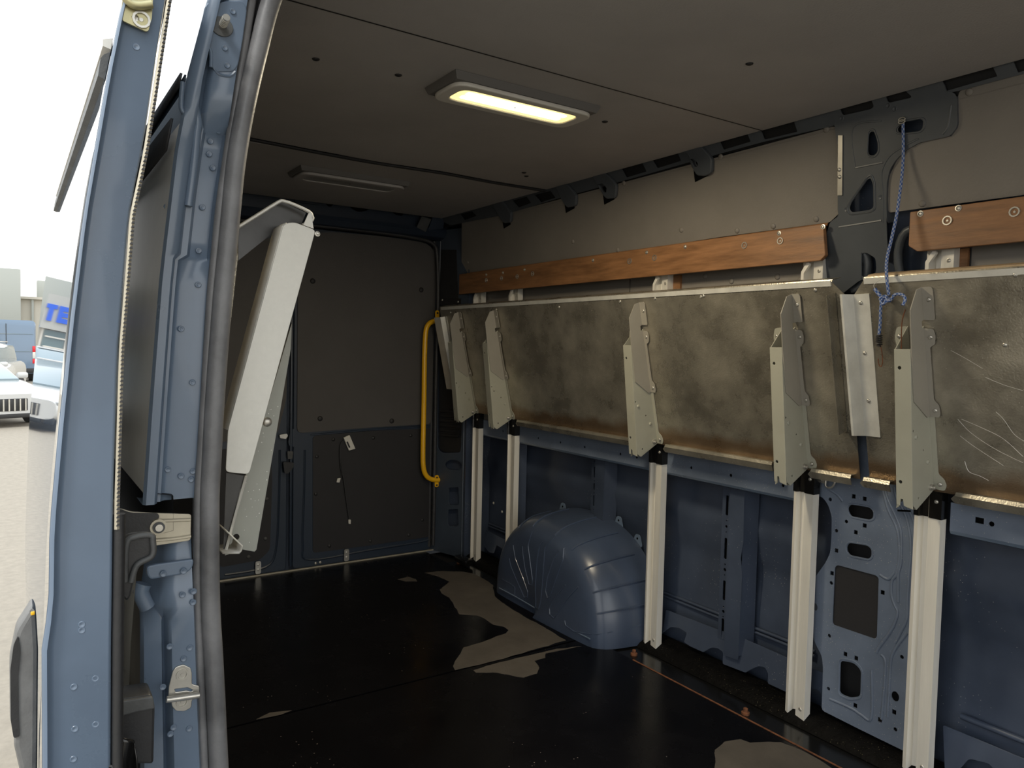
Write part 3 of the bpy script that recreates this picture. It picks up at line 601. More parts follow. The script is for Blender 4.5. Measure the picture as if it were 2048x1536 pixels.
plate('pillar_inner_plate', FD, [(-.03, .01), (.262, .01), (.262, 1.5), (-.03, 1.5)], INNER, dpil, t=.003, w0=-.03)
plate('dark_vent_panel', FD, rnd([(0.018,1.479),(0.205,1.474),(0.229,0.635),(0.218,0.601),(0.082,0.585),(0.04,0.602)], .02), PLAST, dpil, t=.004, w0=-.012)
v0 = [(0.038,0.844),(0.211,0.856),(0.216,0.662),(0.043,0.648)]
for i in range(6):
    z = v0[0][1] - .012 - i * .028
    plate('vent_slat', FD, rnd([(v0[0][0] + .012, z - .014), (v0[1][0] - .012, z - .010), (v0[1][0] - .012, z + .004), (v0[0][0] + .012, z)], .003), PLAST, dpil, t=.010, w0=-.008, bevel=.002)
plate('lower_step_panel', FD, rnd([(0.082,0.4),(0.244,0.468),(0.255,0.431),(0.265,0.058),(0.081,0.006),(0.062,0.1)], .01), CORNP, dpil, t=.003, w0=.003, holes=[dph[2], dph[3]])
tube('pillar_door_seal', [FD @ Vector((-.012, z, .010)) for z in (.02, .6, 1.2, 1.70, 1.80)], .012, RUBD, dpil, n=8)
tube('pillar_crease', [FD @ Vector((.245, z, .004)) for z in (.02, .6, 1.3)], .005, CORNP, dpil, n=6)
plate('corner_cap', FD, [(0.02,1.475),(0.205,1.467),(0.206,1.423),(0.125,1.414),(0.021,1.437)], GREYD, dpil, t=.004, w0=.004)
for p in [(0.06,1.462),(0.186,1.449)]: stud('rivet', FD, p, STEEL, dpil, 'rivet', h=.008)
box('corner_return', (-3.62, 2.19, .93), (.012, .16, 1.86), INNER, dpil)
tube('upper_corner_edge', [FD @ Vector((.035, z, .006)) for z in (1.45, 1.6, 1.72, 1.80)], .004, CORNP, dpil, n=6)

plate('dark_upper_recess', FD, [(0.043,1.749),(0.162,1.741),(0.184,1.468),(0.033,1.472)], PLAST, dpil, t=.004, w0=.004)
for p in [(-3.65,0.285),(-3.552,0.317),(-3.462,0.285),(-3.276,0.284)]: stud('pale_clip', FY(2.262), p, WHITEP, wf, 'rivet', s=1.2)
# ================================================================== THE NEAR SIDE: pillar, seal, sliding door
def interp(tab, z):
    for (a, b), (c, d) in zip(tab, tab[1:]):
        if a <= z <= c: return b + (d - b) * (z - a) / (c - a)
    (a, b), (c, d) = (tab[0], tab[1]) if z < tab[0][0] else (tab[-2], tab[-1])
    return b + (d - b) * (z - a) / (c - a)
PL = [(.40, .150), (.70, .160), (.913, .177), (1.10, .189), (1.306, .204), (1.514, .227), (1.577, .238), (1.639, .246), (1.769, .277), (1.95, .330)]
PR = [(.45, .272), (.573, .267), (.752, .261), (.926, .263), (1.098, .273), (1.269, .282), (1.441, .298), (1.614, .322), (1.788, .346), (1.95, .372)]
SR = [(.435, .321), (.607, .313), (.744, .305), (.922, .304), (1.097, .312), (1.272, .324), (1.402, .336), (1.533, .348), (1.667, .373), (1.804, .405), (1.90, .440)]
wn = root('wall_near', (-1.4, .25, 0), kind='structure')
BY = lambda z: interp(PL, z)
def zs(a, b, n): return [a + (b - a) * i / n for i in range(n + 1)]
def body_skin(z0, z1):
    return [[(x, BY(z) + (.0 if z > .4 else (.4 - z) * .02), z) for z in zs(z0, z1, 14)] for x in (-1.366, -1.6, -2.4, -3.2, -3.7, -3.88, -3.95)]
loft('body_outer_skin', body_skin(.945, 1.56), QREFL, wn, ang=1.2)
loft('body_outer_skin', body_skin(-.35, .865), QREFL, wn, ang=1.2)
loft('body_outer_skin', body_skin(1.56, 1.95), SKINP, wn, ang=1.2)
loft('track_recess', [[(x, y, z) for y, z in ((BY(.945), .945), (BY(.9) + .05, .935), (BY(.9) + .05, .875), (BY(.865), .865))] for x in (-1.37, -3.9)], VOID, wn)
# upper pillar: stamped face lofted between the outer corner and the seal flange
XP = [(0, -1.366), (.05, -1.358), (.24, -1.358), (.32, -1.366), (.38, -1.378), (.50, -1.378), (.55, -1.392), (.60, -1.400), (.95, -1.400), (1.0, -1.385)]
def jrow(z, prof, a=PL, b=PR, da=0.0):
    return [(x, interp(a, z) + da + (interp(b, z) - interp(a, z) - da) * f, z) for f, x in prof]
XP2 = [(0, -1.366), (.05, -1.358), (.20, -1.358), (.26, -1.366), (.28, -1.378), (.34, -1.378), (.38, -1.385), (.44, -1.388), (.95, -1.388), (1.0, -1.385)]
rows = []
for z in zs(.925, 1.335, 10): rows.append(jrow(z, XP2))
for z in zs(1.345, 1.56, 8): rows.append(jrow(z, XP))
XP3 = [(0, -1.366), (.05, -1.355), (.20, -1.352), (.28, -1.352), (.32, -1.372), (.40, -1.380), (.44, -1.368), (.50, -1.362), (.95, -1.362), (1.0, -1.385)]
for z in zs(1.585, 1.95, 8): rows.append(jrow(z, XP3))
loft('rear_pillar_upper', rows, PAINT, wn, ang=1.0)
loft('pillar_bottom_return', [[(x, y, z) for x, y, z in jrow(.925, XP2)], [(x - .07, y, z) for x, y, z in jrow(.925, XP2)]], PAINT, wn)
# the pressed plate with stud at the top of the pillar
pp = [(0.276,1.743),(0.278,1.755),(0.29,1.767),(0.306,1.776),(0.335,1.784),(0.342,1.772),(0.334,1.711),(0.327,1.672),(0.319,1.661),(0.29,1.654),(0.285,1.661),(0.28,1.686),(0.27,1.708)]
plate('pressed_plate', FX(-1.366), rnd(pp, .008), PAINT, wn, t=.006, bevel=.002)
tube('plate_rim', [(-1.360, a, b) for a, b in [(0.292,1.776),(0.278,1.76),(0.273,1.742),(0.27,1.71),(0.278,1.695),(0.283,1.684),(0.283,1.66)]], .003, PAINT, wn, n=6)
tube('plate_rim', [(-1.362, a, b) for a, b in [(0.29,1.659),(0.297,1.652),(0.314,1.653),(0.323,1.662)]], .0025, PAINT, wn, n=6)
tube('pillar_bulge', [(-1.370, a, b) for a, b in [(0.255,1.64),(0.252,1.608),(0.259,1.592),(0.264,1.567),(0.262,1.549),(0.258,1.5),(0.249,1.426)]], .0075, PAINT, wn, n=8)
tube('pillar_bulge', [(-1.362, a, b) for a, b in [(0.239,1.627),(0.237,1.583),(0.248,1.576),(0.255,1.565)]], .004, PAINT, wn, n=8)
for p in [(0.318,1.761),(0.305,1.697),(0.309,1.669),(0.303,1.566),(0.29,1.546),(0.288,1.524),(0.294,1.501),(0.277,1.431),(0.242,1.48),(0.234,1.506)] + [(0.271,1.356),(0.268,1.296),(0.241,1.219),(0.259,1.127),(0.228,1.351),(0.214,1.289),(0.208,1.17),(0.201,1.09),(0.22,1.425)] + [(0.201,1.09),(0.199,1.053),(0.193,0.969),(0.241,0.965),(0.26,0.972),(0.257,0.958),(0.22,0.978)]:
    stud('spot_weld', FX(-1.386 if p[1] < 1.33 else (-1.397 if p[1] < 1.57 else -1.360)), p, PAINT, wn, 'weld', h=.001, s=.75)
# stud bolt and washer
c = [(0.3,1.731)][0]
plate('washer', FX(-1.36), disc(c[0], c[1], .0185, 20, .0165), PLASTG, wn, t=.003, bevel=.001)
tube('stud_bolt', [(-1.358, c[0], c[1]), (-1.325, c[0] + .0, c[1] + .004)], .006, STEEL, wn, n=10, sub=1)
for i in range(5): tube('stud_thread', [(-1.350 + i * .005, c[0], c[1] + .001 + i * .0006), (-1.3485 + i * .005, c[0], c[1] + .001 + i * .0006)], .0068, STEEL, wn, n=10, sub=1)
# diagonal dark trims on the body side behind the door
loft('quarter_trim', [[(-1.42, BY(1.66) - .004, 1.66), (-1.42, BY(1.64) - .004, 1.635)], [(-2.35, BY(1.64) - .004, 1.655), (-2.35, BY(1.64) - .004, 1.62)]], RUBD, wn, thick=.004)
loft('quarter_trim', [[(-1.40, BY(1.56) - .006, 1.575), (-1.40, BY(1.5) - .006, 1.52)], [(-2.35, BY(1.5) - .006, 1.575), (-2.35, BY(1.5) - .006, 1.51)]], RUBD, wn, thick=.004)
# lower pillar
XL = [(0, -1.40), (.05, -1.385), (.36, -1.378), (.40, -1.392), (.43, -1.394), (.47, -1.372), (.52, -1.362), (.95, -1.362), (1.0, -1.375)]
PLL = [(.35, .178), (.60, .178), (.74, .178), (.86, .200)]
rows = [[(x, interp(PLL, z) + (interp(PR, z) - interp(PLL, z)) * f, z) for f, x in XL] for z in zs(.30, .72, 8)]
XL2 = [(0, -1.42), (.05, -1.41), (.20, -1.40), (.3, -1.38), (.38, -1.368), (.46, -1.362), (.56, -1.36), (.7, -1.36), (.95, -1.362), (1.0, -1.375)]
XL2 = XL2[:5] + XL2[6:]
rows += [[(x - (z - .74) * .3, interp(PLL, z) + (interp(PR, z) - interp(PLL, z)) * f, z) for f, x in XL2] for z in zs(.745, .862, 4)]
loft('rear_pillar_lower', rows, PAINT, wn, ang=1.0)
plate('pressed_step', FX(-1.375), rnd([(0.183,0.82),(0.197,0.822),(0.259,0.823),(0.256,0.806),(0.244,0.798),(0.19,0.797),(0.185,0.804)], .008), PAINT, wn, t=.010, bevel=.003)
tube('pillar_bulge', [(-1.385, a, b) for a, b in [(0.182,0.786),(0.178,0.773),(0.182,0.758),(0.188,0.744)]], .013, PAINT, wn, n=10)
for p in [(0.257,0.767),(0.239,0.764),(0.256,0.748),(0.219,0.678),(0.251,0.669),(0.241,0.652),(0.208,0.61),(0.22,0.525),(0.25,0.526),(0.225,0.535),(0.209,0.805),(0.241,0.805)]:
    stud('spot_weld', FX(-1.361), p, PAINT, wn, 'weld', s=.8)
# sliding-door centre track showing in the gap
plate('track_bracket', FX(-1.375), rnd([(0.144,0.922),(0.162,0.914),(0.205,0.907),(0.255,0.9),(0.254,0.854),(0.227,0.853),(0.197,0.852),(0.155,0.871),(0.143,0.904)], .005), TAN, wn, t=.004, bevel=.001)
for a in ([(0.147,0.904),(0.2,0.895),(0.253,0.891)], [(0.196,0.862),(0.226,0.861),(0.254,0.862)]):
    tube('track_fold', [(-1.370, p, q) for p, q in a], .003, TAN, wn, n=6)
plate('track_black_cover', FX(-1.368), rnd([(0.142,0.923),(0.16,0.913),(0.202,0.908),(0.204,0.9),(0.193,0.898),(0.191,0.887),(0.195,0.874),(0.177,0.87),(0.154,0.875),(0.144,0.892)], .006), PLAST, wn, t=.003)
cc = [(0.202,0.885)][0]
for r_, h_, mm in ((.0135, .006, TAN), (.0095, .009, PLASTG), (.006, .012, STEEL)):
    plate('roller_bolt', FX(-1.368), disc(cc[0], cc[1], r_, 16), mm, wn, t=h_)
# striker plate
st = root('latch_striker', (-1.36, .24, .6), 'worn silver door striker plate with two screws on the blue rear pillar', 'striker')
sp_ = [(0.223,0.634),(0.228,0.641),(0.24,0.643),(0.252,0.634),(0.254,0.624),(0.254,0.605),(0.266,0.599),(0.266,0.579),(0.254,0.577),(0.253,0.564),(0.242,0.56),(0.229,0.564),(0.222,0.574),(0.221,0.583),(0.216,0.588),(0.217,0.609)]
plate('striker_plate', FX(-1.362), rnd(sp_, .003), STEEL, st, t=.0035, bevel=.001, holes=[rnd([(0.226,0.603),(0.247,0.601),(0.256,0.594),(0.253,0.592),(0.245,0.596),(0.228,0.597)], .0015)])
tube('striker_bar', [(-1.350, a, b) for a, b in [(0.212,0.592),(0.217,0.591),(0.264,0.587)]], .0055, STEEL, st, n=10, sub=1)
for p in [(0.238,0.626),(0.238,0.578)]:
    stud('striker_screw', FX(-1.3585), p, STEEL, st, 'cupscrew', s=.72)
# rubber door seal: two lobes following the opening
def vpath(tab, off, x, z0=.36, z1=1.93, n=22): return [(x, interp(tab, z) + off, z) for z in zs(z0, z1, n)]
tag(join('door_seal', [tube('t', vpath(SR, -.019, -1.372), .0165, RUB, None, n=12), tube('t', vpath(PR, .006, -1.380), .0085, RUB, None, n=10),
      tube('t', [(x, (interp(PR, z) + interp(SR, z)) / 2 - .002, z) for x, y, z in vpath(PR, 0, -1.384)], .0075, RUBD, None, n=8),
      loft('t', [[(-1.392, interp(PR, z) - .002, z), (-1.392, interp(SR, z) - .008, z)] for z in zs(.36, 1.93, 22)], RUBD, None)]),
    'dusty black rubber seal curving down the edge of the sliding door opening', 'door seal')
loft('near_inner_wall', [[(x, interp(SR, z) - (.012 if z < 1.9 else -.0), z) for z in zs(-.02, 1.95, 16)] for x in (-1.385, -2.5, -3.88)], GREY, wn)
loft('front_body_side', [[(x, interp(PL, z) + .03, z) for z in zs(-.4, 1.95, 12)] for x in (.12, 1.0)], PAINT, wn)
loft('front_inner_wall', [[(x, interp(SR, z), z) for z in zs(-.02, 1.95, 12)] for x in (.12, .75)], GREY, wn)
loft('opening_header', [[(x, y, z) for y, z in ((.30, 1.98), (.29, 1.93), (.33, 1.90), (.40, 1.905), (.42, 1.93))] for x in (-1.40, .8)], PAINT, wn)
loft('sill_step', [[(x, y, z) for y, z in ((.31, -.012), (.27, -.02), (.26, -.30), (.14, -.31), (.13, -.40))] for x in (-1.40, .8)], PAINT, wn)

# ---- sliding door, slid back
sd = root('door_3', (-1.8, .1, 0), kind='structure')
DLT = [(-.40, .045), (.50, .028), (.786, .029), (.813, .032), (.832, .037), (.946, .039), (1.078, .050), (1.223, .064), (1.356, .079), (1.548, .108), (1.653, .127), (1.75, .150), (1.90, .195)]
DRT = [(-.40, .125), (.50, .111), (.769, .113), (.978, .116), (1.184, .122), (1.369, .136), (1.466, .154), (1.668, .182), (1.75, .200), (1.90, .235)]
XD = -1.15
rows = []
for z in zs(-.40, 1.82, 60):
    a, b = interp(DLT, z), interp(DRT, z)
    rows.append([(x, a + (b - a) * f, z) for f, x in ((0, XD - .010), (.02, XD - .002), (.07, XD), (.12, XD - .010), (.18, XD - .013), (.93, XD - .011), (.98, XD - .014), (1.0, XD - .03), (1.0, XD - .09))])
loft('door_front_edge', rows, PAINT, sd, ang=1.0)
SKN = [(-.40, .050), (.3, .028), (.6, .024), (.946, .036), (1.078, .047), (1.223, .061), (1.356, .077), (1.548, .106), (1.653, .126), (1.75, .150), (1.90, .195)]
def sky_(z): return sum(interp(SKN, z + d) for d in (-.06, -.03, 0, .03, .06)) / 5
loft('door_outer_skin', [[(x, sky_(z), z) for z in zs(-.40, 1.80, 80)] for x in (XD - .010, XD - .03, -1.6, -2.0, -2.4, -2.47, -2.48)], SKINP, sd, ang=2)
loft('door_inner_skin', [[(x, interp(DRT, z) + .002, z) for z in zs(-.40, 1.82, 20)] for x in (XD - .05, -2.48)], DINN, sd, ang=1.2)
# dotted weatherstrip on the inner edge
ws = tube('weatherstrip', [(XD - .012, interp(DRT, z) + .0035, z) for z in zs(.935, 1.80, 20)], .0036, TAN, sd, n=6)
teeth = []
n_ = 150
vs_, fs = [], []
for i in range(n_):
    z = .94 + (1.80 - .94) * i / n_; y = interp(DRT, z) + .0035; k = len(vs_)
    for dx in (0, .004):
        for a, b in ((-.0012, 0), (.0030, 0), (.0030, .0028), (.0002, .0028)): vs_.append((XD - .010 + dx, y + a, z + b))
    fs += [(k, k + 1, k + 2, k + 3), (k + 4, k + 5, k + 6, k + 7), (k, k + 1, k + 5, k + 4), (k + 1, k + 2, k + 6, k + 5), (k + 2, k + 3, k + 7, k + 6), (k + 3, k, k + 4, k + 7)]
o = mesh('weatherstrip_teeth', vs_, fs, RUBD, sd); o['kind'] = 'stuff'
o = loft('upper_side_moulding', [[(x, sky_(z) - d, z) for z, d in ((1.552, -.002), (1.556, .008), (1.580, .009), (1.586, .006), (1.592, -.002))] for x in (XD - .03, -2.50)], PLASTG, sd, False, closed=True)
loft('moulding_bright_line', [[(x, sky_(1.60) - d, z) for z, d in ((1.594, -.002), (1.597, .010), (1.606, .010), (1.610, -.002))] for x in (XD - .03, -2.50)], WHITEP, sd, False, closed=True)
# guide plate at the top of the edge
gp = [(0.128,1.661),(0.125,1.632),(0.128,1.627),(0.156,1.62),(0.159,1.622),(0.163,1.639),(0.165,1.671)]
plate('guide_plate', FX(XD - .008), rnd(gp, .002), BRASSY, sd, t=.004, holes=[rnd([(0.137,1.635),(0.142,1.64),(0.147,1.638),(0.147,1.632),(0.142,1.629)], .004)])
tube('guide_bend', [(XD + .002, a, b) for a, b in [(0.13,1.656),(0.137,1.65),(0.147,1.65),(0.162,1.656)]], .006, BRASSY, sd, n=8)
c = [(0.15,1.634)][0]
stud('guide_screw', FX(XD - .004), c, STEEL, sd, 'cupscrew', s=.85)
for p in [(0.145,1.599)] + [(0.066,0.723),(0.092,0.729),(0.067,0.664),(0.092,0.664),(0.065,0.622),(0.076,0.8),(0.076,0.808)]:
    stud('spot_weld', FX(XD - .012), p, PAINT, sd, 'weld', s=.7)
# edge rubber and plastic on the lower half of the door's inner side
tube('lower_edge_rubber', [(XD - .018, interp(DRT, z) + .007, z) for z in zs(.40, .955, 10)], .008, PLAST, sd, n=8)
ph_ = [(0.131,0.91),(0.138,0.916),(0.163,0.917),(0.172,0.909),(0.172,0.883),(0.167,0.874),(0.15,0.867),(0.146,0.85),(0.141,0.824),(0.136,0.817),(0.129,0.826),(0.129,0.875)]
plate('guide_cover', FX(-1.215), rnd(ph_, .008), PLAST, sd, t=.012, bevel=.003)
tube('cover_rim', [(-1.20, a, b) for a, b in [(0.133,0.848),(0.135,0.902),(0.146,0.912),(0.167,0.912),(0.17,0.903),(0.169,0.881),(0.149,0.87),(0.141,0.846)]], .0045, PLASTG, sd, n=8)
bx = [(0.121,0.656),(0.176,0.651),(0.18,0.629),(0.178,0.538),(0.127,0.554),(0.122,0.597)]
plate('buffer_block', FX(-1.30), rnd(bx, .006), PLAST, sd, t=.05, bevel=.004)
plate('buffer_cap', FX(-1.25), rnd([(0.121,0.654),(0.176,0.65),(0.179,0.63),(0.151,0.631),(0.122,0.629)], .004), PLASTG, sd, t=.008, bevel=.002)
# crumpled black sheet over the roller arm
vs_, fs = [], []
poly = [(0.097,0.598),(0.107,0.619),(0.117,0.633),(0.121,0.634),(0.127,0.623),(0.14,0.619),(0.145,0.61),(0.148,0.582)]
base = [poly[i] for i in range(len(poly))]
G = 9
for j in range(G):
    f = j / (G - 1)
    for i, (a, b) in enumerate(base):
        zz = b + (.42 - b) * f; d = .012 * noise.noise(Vector((a * 60, zz * 40, 1))) + .02 * math.sin(i * 1.9) * (1 - f) * .5
        vs_.append((-1.19 + d + .01 * f, a + (a - .14) * .25 * f, zz))
for j in range(G - 1):
    for i in range(len(base) - 1): fs.append((j * 8 + i, j * 8 + i + 1, j * 8 + 8 + i + 1, j * 8 + 8 + i))
o = mesh('crumpled_cover', vs_, fs, BLK, sd, True, 1.5); md = o.modifiers.new('s', 'SUBSURF'); md.levels = 2; md.render_levels = 2
md = o.modifiers.new('t', 'SOLIDIFY'); md.thickness = .002
for r_ in (.017, .012, .007): tube('roller_ring', [(-1.165 + (.017 - r_), .103 + r_ * math.cos(a), .595 - .0 + r_ * 1.1 * math.sin(a) - .015) for a in [k * math.pi / 8 for k in range(17)]], .003, BLK if r_ != .012 else PLASTG, sd, n=6, sub=1)
# outer door handle
plate('door_handle', FX(-1.235), rnd([(0.02,0.836),(0.024,0.825),(0.026,0.773),(0.023,0.57),(0.009,0.575),(-0.003,0.647),(-0.002,0.656),(-0.007,0.684),(-0.007,0.759),(0.001,0.804)], .006), HANDG, sd, t=.045, bevel=.006)
plate('handle_grip_recess', FX(-1.192), rnd([(0.003,0.798),(0.006,0.777),(0.003,0.743),(0.003,0.681),(0.004,0.659),(-0.003,0.658),(-0.006,0.683),(-0.006,0.752),(-0.002,0.786)], .004), PLAST, sd, t=.004)
box('handle_keycap', (-1.187, ([(0.02,0.826)])[0][0], ([(0.02,0.826)])[0][1]), (.003, .005, .005), YEL, sd, bevel=.001)

# ================================================================== THINGS IN THE VAN
# ---- uprights
UP = [(-3.535, 0, 'bright aluminium upright rail nearest the rear corner, its foot behind a black clip'),
      (-3.18, 0, 'bright aluminium upright rail just left of the wheel arch, its foot hidden by the arch'),
      (-2.143, 0, 'bright aluminium upright rail touching the right end of the wheel arch'),
      (-1.472, 0, 'bright aluminium upright rail between the slotted wall rib and the stamped pillar'),
      (-1.078, 0, 'bright aluminium upright rail right of the stamped pillar, nearest the viewer')]
prof = thickline([(-.036, 2.150), (-.036, 2.126), (-.026, 2.122), (-.021, 2.143), (-.002, 2.147), (.002, 2.127), (.036, 2.121), (.036, 2.150)], .0028)
def upright(xc, label):
    t = root('upright_rail', (xc, 2.14, 0), label, 'rail', 'aluminium upright rails on the far side wall')
    loft('rail_profile', [[(xc + a, b, z) for a, b in prof] for z in (.004, 1.50)], ALU, t, False, closed=True)
    cp = thickline([(-.038, 2.150), (-.038, 2.124), (-.024, 2.120), (-.020, 2.132), (.001, 2.134), (.005, 2.122), (.038, 2.119), (.038, 2.150)], .003)
    loft('black_clamp', [[(xc + a, b, z) for a, b in cp] for z in (.752, .865)], BLK, t, False, closed=True)
    stud('clamp_rivet', FY(2.119), (xc + .024, .80), STEEL, t, 'rivet', s=1.0)
    stud('foot_rivet', FY(2.1235), (xc + .020, .045), STEEL, t, 'rivet', s=1.1)
    hk = plate('hook_tongue', FY(2.120), rnd([(xc - .034, 1.40), (xc - .024, 1.40), (xc - .024, 1.458), (xc - .006, 1.482), (xc - .006, 1.49), (xc - .016, 1.49), (xc - .034, 1.462)], .003), ALU, t, t=.010)
    for dx, z in ((.024, 1.462),): stud('bolt', FY(2.1235), (xc + dx, z), STEEL, t, 'screw', s=.9)
    return t
for x, _, l in UP: upright(x, l)

# ---- folded shelves
def L2(F, pts, d=0.0): return [F @ Vector((a, b, d)) for a, b in pts]
def bracket(parent, xc, label=None, F=FS):
    """one tapering arm riveted under the shelf: channel with ears, taupe extension plate, pivot bolt; local (x, s, n)"""
    FXs = lambda x: F @ Matrix(((0, 0, 1, x), (1, 0, 0, 0), (0, 1, 0, 0), (0, 0, 0, 1))).to_4x4()   # (s, n) plane
    web = [(.0, .001), (-.030, .100), (-.018, .112), (.010, .112), (.40, .072), (.43, .045), (.452, .001)]
    fl = [(.395, .064), (.452, .001)]
    a = plate('t', FXs(xc + .020), web, BRK, None, t=.0025, holes=[disc(-.004, .085, .0035, 8), disc(.12, .045, .0028, 8), disc(.185, .088, .0032, 8)])
    b = plate('t', FXs(xc - .022), [(.0, .001), (-.018, .098), (.010, .112), (.40, .072), (.452, .001)], BRK, None, t=.0025)
    out = [(xc - .022, -.020), (xc - .012, -.020), (xc - .010, -.002), (xc - .004, -.002), (xc - .002, -.020), (xc + .0225, -.026), (xc + .0225, .405), (xc - .022, .405)]
    FO = F @ frame((0, 0, .1122), (1, 0, 0), (0, .39, -.040))
    c = plate('t', FO, out, BRK, None, t=.0025, bevel=.0008, holes=[disc(xc - .008, .355, .0048, 10), disc(xc - .010, .045, .0048, 10)])
    d = plate('t', F, rnd([(xc + .021, -.002), (xc + .050, -.004), (xc + .056, .012), (xc + .050, .030), (xc + .036, .042), (xc + .036, .25), (xc + .021, .25)], .006), BRK, None, t=.0025, w0=.0012)
    e = plate('t', F, rnd([(xc - .020, .33), (xc - .052, .39), (xc - .058, .42), (xc - .050, .45), (xc - .020, .452)], .008), BRK, None, t=.0025, w0=.0012)
    f = plate('t', F @ frame((0, .0, .0), (1, 0, 0), (0, -.030, .100)), [(xc - .010, .002), (xc + .022, .002), (xc + .022, .103), (xc - .004, .103)], BRK, None, t=.003)
    g = plate('t', F @ Matrix.Translation((0, -.026, .100)), rnd([(xc - .024, -.004), (xc - .034, -.012), (xc - .030, .002), (xc - .020, .012)], .002), BRK, None, t=.004, w0=-.004)
    k = join('shelf_bracket', [a, b, c, d, e, f, g], parent)
    if label: k['label'] = label
    # taupe extension plate
    we = [(.205, .001), (.205, .020), (.262, .078), (.40, .074), (.505, .066), (.552, .030), (.556, .001), (.470, .001), (.466, .016), (.448, .016), (.444, .001)]
    a = plate('t', FXs(xc + .0232), we, EXT, None, t=.0025)
    b = plate('t', F, rnd([(xc + .0235, .205), (xc + .050, .203), (xc + .053, .215), (xc + .050, .238), (xc + .038, .250), (xc + .037, .395), (xc + .050, .402), (xc + .053, .425), (xc + .048, .444), (xc + .0235, .446)], .005), EXT, None, t=.0025, w0=.004)
    c = plate('t', F, rnd([(xc + .0235, .468), (xc + .054, .468), (xc + .054, .545), (xc + .050, .556), (xc + .0235, .556)], .004), EXT, None, t=.0025, w0=.004)
    join('extension_plate', [a, b, c], k)
    for p in ((xc + .042, .522), (xc + .040, .422), (xc + .040, .222), (xc + .040, .014)):
        stud('rivet', F, p, STEEL, k, 'rivet', h=.006)
    stud('rivet', F, (xc - .044, .424), STEEL, k, 'rivet', h=.004)
    stud('pivot_nut', F @ Matrix.Translation((xc + .0225, .008, .022)) @ Matrix.Rotation(math.radians(90), 4, 'Y'), (0, 0), STEEL, k, 'nut', s=.8)
    for s_, n_ in ((.165, .078), (.082, .028)):
        stud('web_rivet', F @ Matrix.Translation((xc + .0225, s_, n_)) @ Matrix.Rotation(math.radians(90), 4, 'Y'), (0, 0), BRK, k, 'rivet', s=1.1)
    return k
def lip(parent, x0, x1, F=FS, drop=.026):
    p = thickline([(.0, .0), (.004, .020), (-.004, .026), (-drop, .022)], .0022)
    o = sweepx('t', [(a, b) for a, b in p], x0, x1, GALV, None, F)
    e0 = plate('t', F @ Matrix.Translation((0, 0, .022)), [(x0 - .012, -.014), (x0, .0), (x0, -drop), (x0 - .006, -.022)], GALV, None, t=.0022)
    return join('bottom_lip', [o, e0], parent)
# far-wall rear shelf (long)
s1 = root('folding_shelf', (-2.5, 2.06, .84), 'long galvanised folded shelf with four brackets, from the yellow rail to the blue pillar', 'shelf', 'galvanised folding shelves')
plate('shelf_sheet', FS, [(-3.74, .0), (-1.275, -.012), (-1.275, .545), (-1.312, .583), (-3.72, .583)], GALVS, s1, t=.002, w0=-.002)
sweepx('top_flange', thickline([(.583, .0), (.590, -.004), (.590, -.045)], .0024), -3.72, -1.312, GALV, s1, FS)
sweepx('top_edge_strip', thickline([(.572, .0015), (.588, .0015)], .003), -3.70, -1.315, GALVW, s1, FS)
lip(s1, -3.08, -2.18); lip(s1, -2.06, -1.57); lip(s1, -1.425, -1.290)
B1 = ['rearmost bracket, beside the pale end channel', 'second bracket, close beside the rearmost one', 'bracket in the middle of the long shelf', 'bracket nearest the blue pillar on the long shelf']
for x, l in zip((-3.535, -3.18, -2.143, -1.472), B1): bracket(s1, x, l)
for p in [(-1.369,0.563),(-2.231,0.562),(-2.037,0.566),(-1.814,0.562),(-2.629,0.553),(-3.137,0.558),(-3.605,0.555),(-1.802,0.565),(-1.321,0.299),(-1.438,0.396)]: stud('sheet_rivet', FS, p, STEEL, s1, 'rivet')
def end_channel(parent, x0, x1, s0, s1_, flip, m=GALVW):
    q = thickline([(x0, .002), (x0 + .030 * flip, .004), (x0 + .034 * flip, .030), (x1, .032), (x1 + .004 * flip, .018)], .0026)
    rows = [[FS @ Vector((a, s, b)) for a, b in q] for s in (s0, s0 + .01, s1_)]
    return loft('end_channel', rows, m, parent, False, closed=True)
q = thickline([(-1.322, .002), (-1.304, .003), (-1.303, .046)], .0026)
loft('end_channel', [[FS @ Vector((a, s, b)) for a, b in q] for s in (.135, .552)], GALV, s1, False, closed=True)
q = thickline([(-3.650, .002), (-3.668, .004), (-3.680, .026), (-3.745, .030), (-3.752, .018)], .0026)
loft('end_channel', [[FS @ Vector((a, s, b)) for a, b in q] for s in (.125, .535)], GALVW, s1, False, closed=True)
for s_ in (.51, .35, .19): stud('sheet_rivet', FS @ Matrix.Translation((0, 0, .004)), (-3.655, s_), STEEL, s1, 'rivet', s=.8)
# far-wall front shelf (runs out of frame at the right)
s2 = root('folding_shelf', (-.8, 2.06, .84), 'nearer galvanised folded shelf at the right edge, one bracket and the cord over it', 'shelf', 'galvanised folding shelves')
plate('shelf_sheet', FS, [(-1.245, -.012), (.70, .0), (.70, .583), (-1.215, .583), (-1.245, .545)], GALVS, s2, t=.002, w0=-.002)
sweepx('top_flange', thickline([(.583, .0), (.590, -.004), (.590, -.045)], .0024), -1.215, .70, GALV, s2, FS)
sweepx('ply_top_edge', [(.584, -.040), (.596, -.040), (.596, -.006), (.584, -.006)], -1.205, .70, PLYE, s2, FS)
sweepx('top_edge_strip', thickline([(.572, .0015), (.588, .0015)], .003), -1.213, .70, GALVW, s2, FS)
lip(s2, -1.25, -1.17); lip(s2, -.99, .70)
bracket(s2, -1.078, 'bracket with an open cord hook on its top edge')
q = thickline([(-1.200, .002), (-1.246, .004), (-1.262, .034), (-1.268, .034)], .0026)
